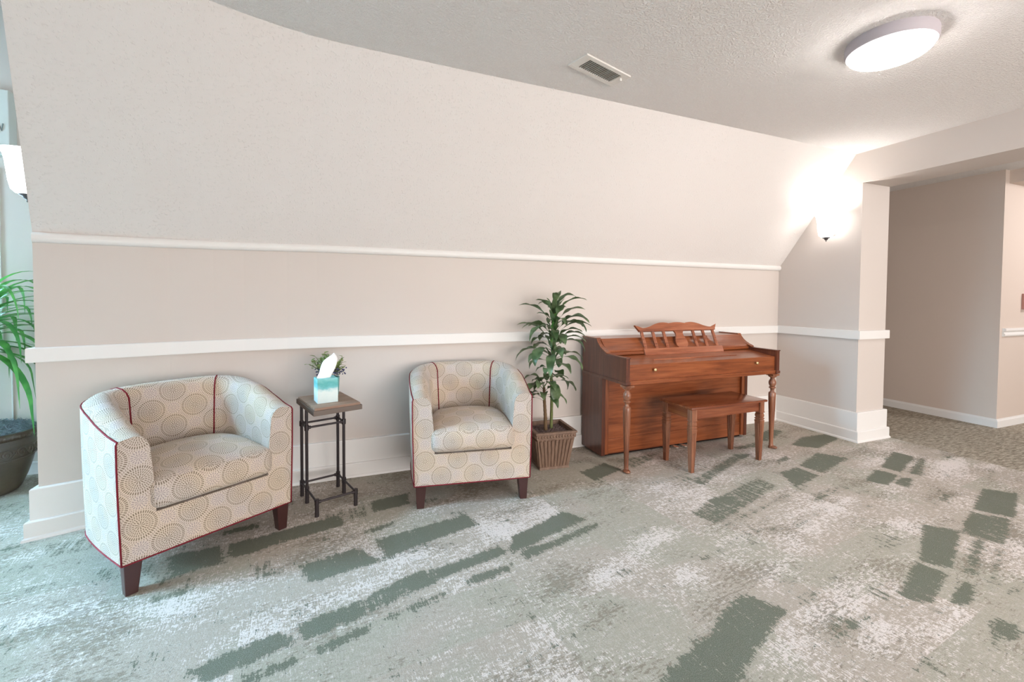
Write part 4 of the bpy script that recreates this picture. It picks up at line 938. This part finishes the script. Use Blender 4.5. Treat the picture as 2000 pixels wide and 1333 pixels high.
    # front legs: turned, on slipper feet
    prof = [(0.018, 0.0), (0.020, 0.010), (0.016, 0.022), (0.015, 0.05), (0.0175, 0.15), (0.0215, 0.26), (0.0255, 0.36), (0.0265, 0.415), (0.0265, 0.445), (0.024, 0.452), (0.016, 0.458), (0.014, 0.47), (0.017, 0.483), (0.025, 0.488), (0.025, 0.494), (0.017, 0.500),
            (0.024, 0.512), (0.0275, 0.527), (0.026, 0.542), (0.018, 0.557), (0.015, 0.566), (0.018, 0.572), (0.028, 0.578), (0.031, 0.584), (0.031, 0.590)]
    for s, x in ((-1, -0.708), (1, 0.690)):
        bm = bmesh.new(); lathe(bm, prof, (x, -0.553, 0.0), 24)
        square_lathe(bm, [(0.030, 0.588), (0.034, 0.592), (0.034, 0.603)], (x, -0.553, 0))
        # slipper toe
        m_ = Matrix.Translation((x + (-0.008 if s < 0 else 0.006), -0.568, 0.012)) @ Matrix.Diagonal((0.024, 0.032, 0.012, 1)); bmesh.ops.create_uvsphere(bm, u_segments=20, v_segments=10, radius=1, matrix=m_)
        mesh_obj('leg', bm, M['wood_leg'], t, angle=50)
    for x in (-0.135, -0.050, 0.035):
        bm = bmesh.new()
        pts = [(-0.009, 0.0), (0.009, 0.0), (0.012, -0.05), (0.018, -0.078), (0.014, -0.098), (0, -0.106), (-0.014, -0.098), (-0.018, -0.078), (-0.012, -0.05)]
        prism(bm, [(x + a, -0.225 + b, 0.012) for a, b in pts], (0, 0, 0.007)); mesh_obj('pedal', bm, M['pedal'], t)
build_piano()

# ------------------------------------------------------------------ piano bench
t = thing('piano_bench', 'wooden piano bench with fluted tapering legs in front of piano', 'bench', (-1.480, -0.628, 0), math.radians(0.8))
bx, by = 0.364, 0.160
bm = bmesh.new(); box(bm, -bx, bx, -by, by, 0.440, 0.457, 0.006); mesh_obj('seat', bm, M['wood_bench'], t, angle=50)
bm = bmesh.new(); ax_, ay_ = bx - 0.030, by - 0.026
for (x0, x1, y0, y1) in ((-ax_, ax_, -ay_, -ay_ + 0.016), (-ax_, ax_, ay_ - 0.016, ay_)): box(bm, x0, x1, y0, y1, 0.370, 0.441, 0.001)
mesh_obj('apron', bm, M['wood_bench'], t)
for (x0, x1) in ((-ax_, -ax_ + 0.016), (ax_ - 0.016, ax_)):
    bm = bmesh.new(); box(bm, x0, x1, -ay_ + 0.016, ay_ - 0.016, 0.370, 0.441, 0.001); mesh_obj('side_apron', bm, M['wood_bench_y'], t)
for sx in (-1, 1):
    for sy in (-1, 1):
        cx, cy_ = sx * (bx - 0.038), sy * (by - 0.036)
        bm = bmesh.new()
        square_lathe(bm, [(0.0135, 0.0), (0.0140, 0.02), (0.0225, 0.288), (0.0235, 0.294), (0.0245, 0.299), (0.0200, 0.304), (0.0200, 0.308), (0.0235, 0.311), (0.0235, 0.317), (0.0180, 0.321),
                          (0.0215, 0.330), (0.0225, 0.338), (0.0190, 0.352), (0.0175, 0.356), (0.0240, 0.360), (0.0240, 0.365), (0.0215, 0.368), (0.0215, 0.441)], (cx, cy_, 0))
        for face in range(4):   # two raised reeds per face
            R_ = Matrix.Rotation(face * PI/2, 3, 'Z')
            for k in (-1, 1):
                a = R_ @ Vector((k * 0.006, -0.0150, 0.06)); b = R_ @ Vector((k * 0.0085, -0.0222, 0.278))
                tube(bm, [a + Vector((cx, cy_, 0)), b + Vector((cx, cy_, 0))], [0.0024, 0.0038], 6)
        mesh_obj('leg', bm, M['wood_leg'], t, angle=40)

# ------------------------------------------------------------------ left recess: urn with strap-leaf plant, blind, cord
t = thing('urn_plant', 'strap-leaved plant in a bronze banded urn by the left window', 'potted plant', (-6.03, 0.47, 0))
bm = bmesh.new()
lathe(bm, [(0.105, 0.0), (0.118, 0.006), (0.135, 0.03), (0.158, 0.09), (0.176, 0.15), (0.188, 0.205), (0.193, 0.215), (0.190, 0.222), (0.196, 0.285), (0.201, 0.292), (0.196, 0.300), (0.200, 0.332), (0.196, 0.338)], seg=64)
mesh_obj('urn', bm, M['urn'], t, smooth=True)
bm = bmesh.new(); lathe(bm, [(0.190, 0.330), (0.205, 0.336), (0.219, 0.352), (0.221, 0.366), (0.212, 0.378), (0.196, 0.376), (0.186, 0.36)], seg=64, capb=False, capt=False)
for k in range(40):
    a = 2*PI*k/40; m_ = Matrix.Translation((0.214*math.cos(a), 0.214*math.sin(a), 0.358)) @ Matrix.Rotation(a, 4, 'Z') @ Matrix.Diagonal((0.010, 0.014, 0.016, 1)); bmesh.ops.create_icosphere(bm, subdivisions=1, radius=1, matrix=m_)
mesh_obj('rim', bm, M['urn'], t, smooth=True)
bm = bmesh.new()
for zz in (0.222, 0.288):
    tube(bm, [(0.197*math.cos(2*PI*q/60), 0.197*math.sin(2*PI*q/60), zz) for q in range(61)], 0.0045, 8, cap=False)
for k in range(18):     # scroll ornament round the band
    a0 = 2*PI*k/18; pts = []
    for j in range(15):
        f = j / 14; tt = f * 2 * PI * 1.5; rr = 0.027 * (1 - 0.75 * f)
        a = a0 + rr * math.cos(tt) / 0.195; z = 0.254 + rr * math.sin(tt); R0 = 0.1945
        pts.append((R0 * math.cos(a), R0 * math.sin(a), z))
    tube(bm, pts, 0.0038, 6)
    pts = [(0.1945*math.cos(a0 + q*0.0873 - 0.17), 0.1945*math.sin(a0 + q*0.0873 - 0.17), 0.254 + 0.03*math.sin(q*PI/4)*(1 if k % 2 else -1)) for q in range(5)]; tube(bm, pts, 0.003, 6)
mesh_obj('scroll_band', bm, M['urn'], t, smooth=True)
bm = bmesh.new(); rn = random.Random(8)
lathe(bm, [(0.0, 0.405), (0.08, 0.402), (0.15, 0.388), (0.19, 0.365)][::-1], seg=40, capb=False, capt=False)
for k in range(520):
    r = 0.195 * math.sqrt(rn.random()); a = rn.uniform(0, 2*PI); b = rn.uniform(0, 2*PI); z = 0.400 - 0.9 * r * r; s = rn.uniform(0.012, 0.03)
    p = Vector((r*math.cos(a), r*math.sin(a), z + rn.uniform(0, 0.028))); d = Vector((math.cos(b), math.sin(b), 0)) * s; e = Vector((-d.y, d.x, rn.uniform(0.1, 0.5) * s))
    tube(bm, [p - d, p - d*0.4 + e*0.7, p + e*0.2 + Vector((0, 0, 0.010)), p + d*0.5 - e*0.6, p + d], 0.0014, 4, cap=False)
mesh_obj('moss', bm, M['moss'], t)
bm = bmesh.new(); stem(bm, [(0, 0, 0.38), (-0.01, 0.005, 0.7), (-0.03, 0, 0.98)], 0.02, 0.015); mesh_obj('cane', bm, M['bark'], t, smooth=True)
bm = bmesh.new(); rn = random.Random(5)
def strap(base, az, el, L, w, arch):
    n = 14; p = Vector(base); ang = el; side = Vector((-math.sin(az), math.cos(az), 0)); rows = []
    for i in range(n + 1):
        f = i / n; wd = w * (0.45 + 0.55 * math.sin(PI * min(1, f * 1.1 + 0.1))) * (1 - f ** 5) + 0.001
        up = Vector((-math.cos(az)*math.sin(ang), -math.sin(az)*math.sin(ang), math.cos(ang)))
        rows.append((bm.verts.new(p + side*wd*0.5 + up*wd*0.12), bm.verts.new(p), bm.verts.new(p - side*wd*0.5 + up*wd*0.12)))
        ang = max(-1.45, ang - arch / n * (0.3 + 1.4 * f)); q = Vector((math.cos(az)*math.cos(ang), math.sin(az)*math.cos(ang), math.sin(ang))); p = p + q * (L / n)
        if math.hypot(p.x, p.y) > 0 and p.y > 0.26: p.y = 0.26
    for a, b in zip(rows, rows[1:]):
        bm.faces.new((a[0], a[1], b[1], b[0])); bm.faces.new((a[1], a[2], b[2], b[1]))
for k in range(90):
    f = k / 89; az = k * 2.399; L = rn.uniform(0.50, 0.80) * (0.75 if math.sin(az) > 0.3 else 1)
    strap((-0.03, 0, 0.86 + 0.22 * f), az, -0.1 + 1.35 * f + rn.uniform(-0.15, 0.2), L, rn.uniform(0.022, 0.042), rn.uniform(2.0, 3.2))
mesh_obj('foliage', bm, M['leaf_strap'], t, smooth=True)

t = thing('window_valance', 'pale boxed window blind valance with a grey scroll mark', 'valance', (-6.66, 0.77, 2.087))
bm = bmesh.new(); box(bm, -0.78, 0.64, -0.075, 0.0, 0.0, 0.411, 0.004); mesh_obj('box', bm, M['valance'], t)
bm = bmesh.new(); pts = []
for i in range(9): pts.append((0.552, -0.078, 0.165 + 0.012 * i))
pts = [(0.592, -0.078, 0.142), (0.599, -0.078, 0.186), (0.607, -0.078, 0.150), (0.614, -0.078, 0.196)]
tube(bm, pts, 0.0032, 6); mesh_obj('mark', bm, M['mark'], t)
bm = bmesh.new(); tube(bm, [(-6.075, 0.765, 0.82), (-6.073, 0.765, 0.6), (-6.075, 0.765, 0.09)], 0.004, 8)
tag(mesh_obj('blind_cord', bm, M['white_cord']), 'thin white cord running down the wall behind the urn plant', 'cord')
bm = bmesh.new(); box(bm, 2.082, 2.20, -0.975, -0.940, 1.12, 1.27, 0.004)
tag(mesh_obj('wall_box', bm, M['red']), 'reddish box on the corridor wall cut off by the right edge', 'wall box')
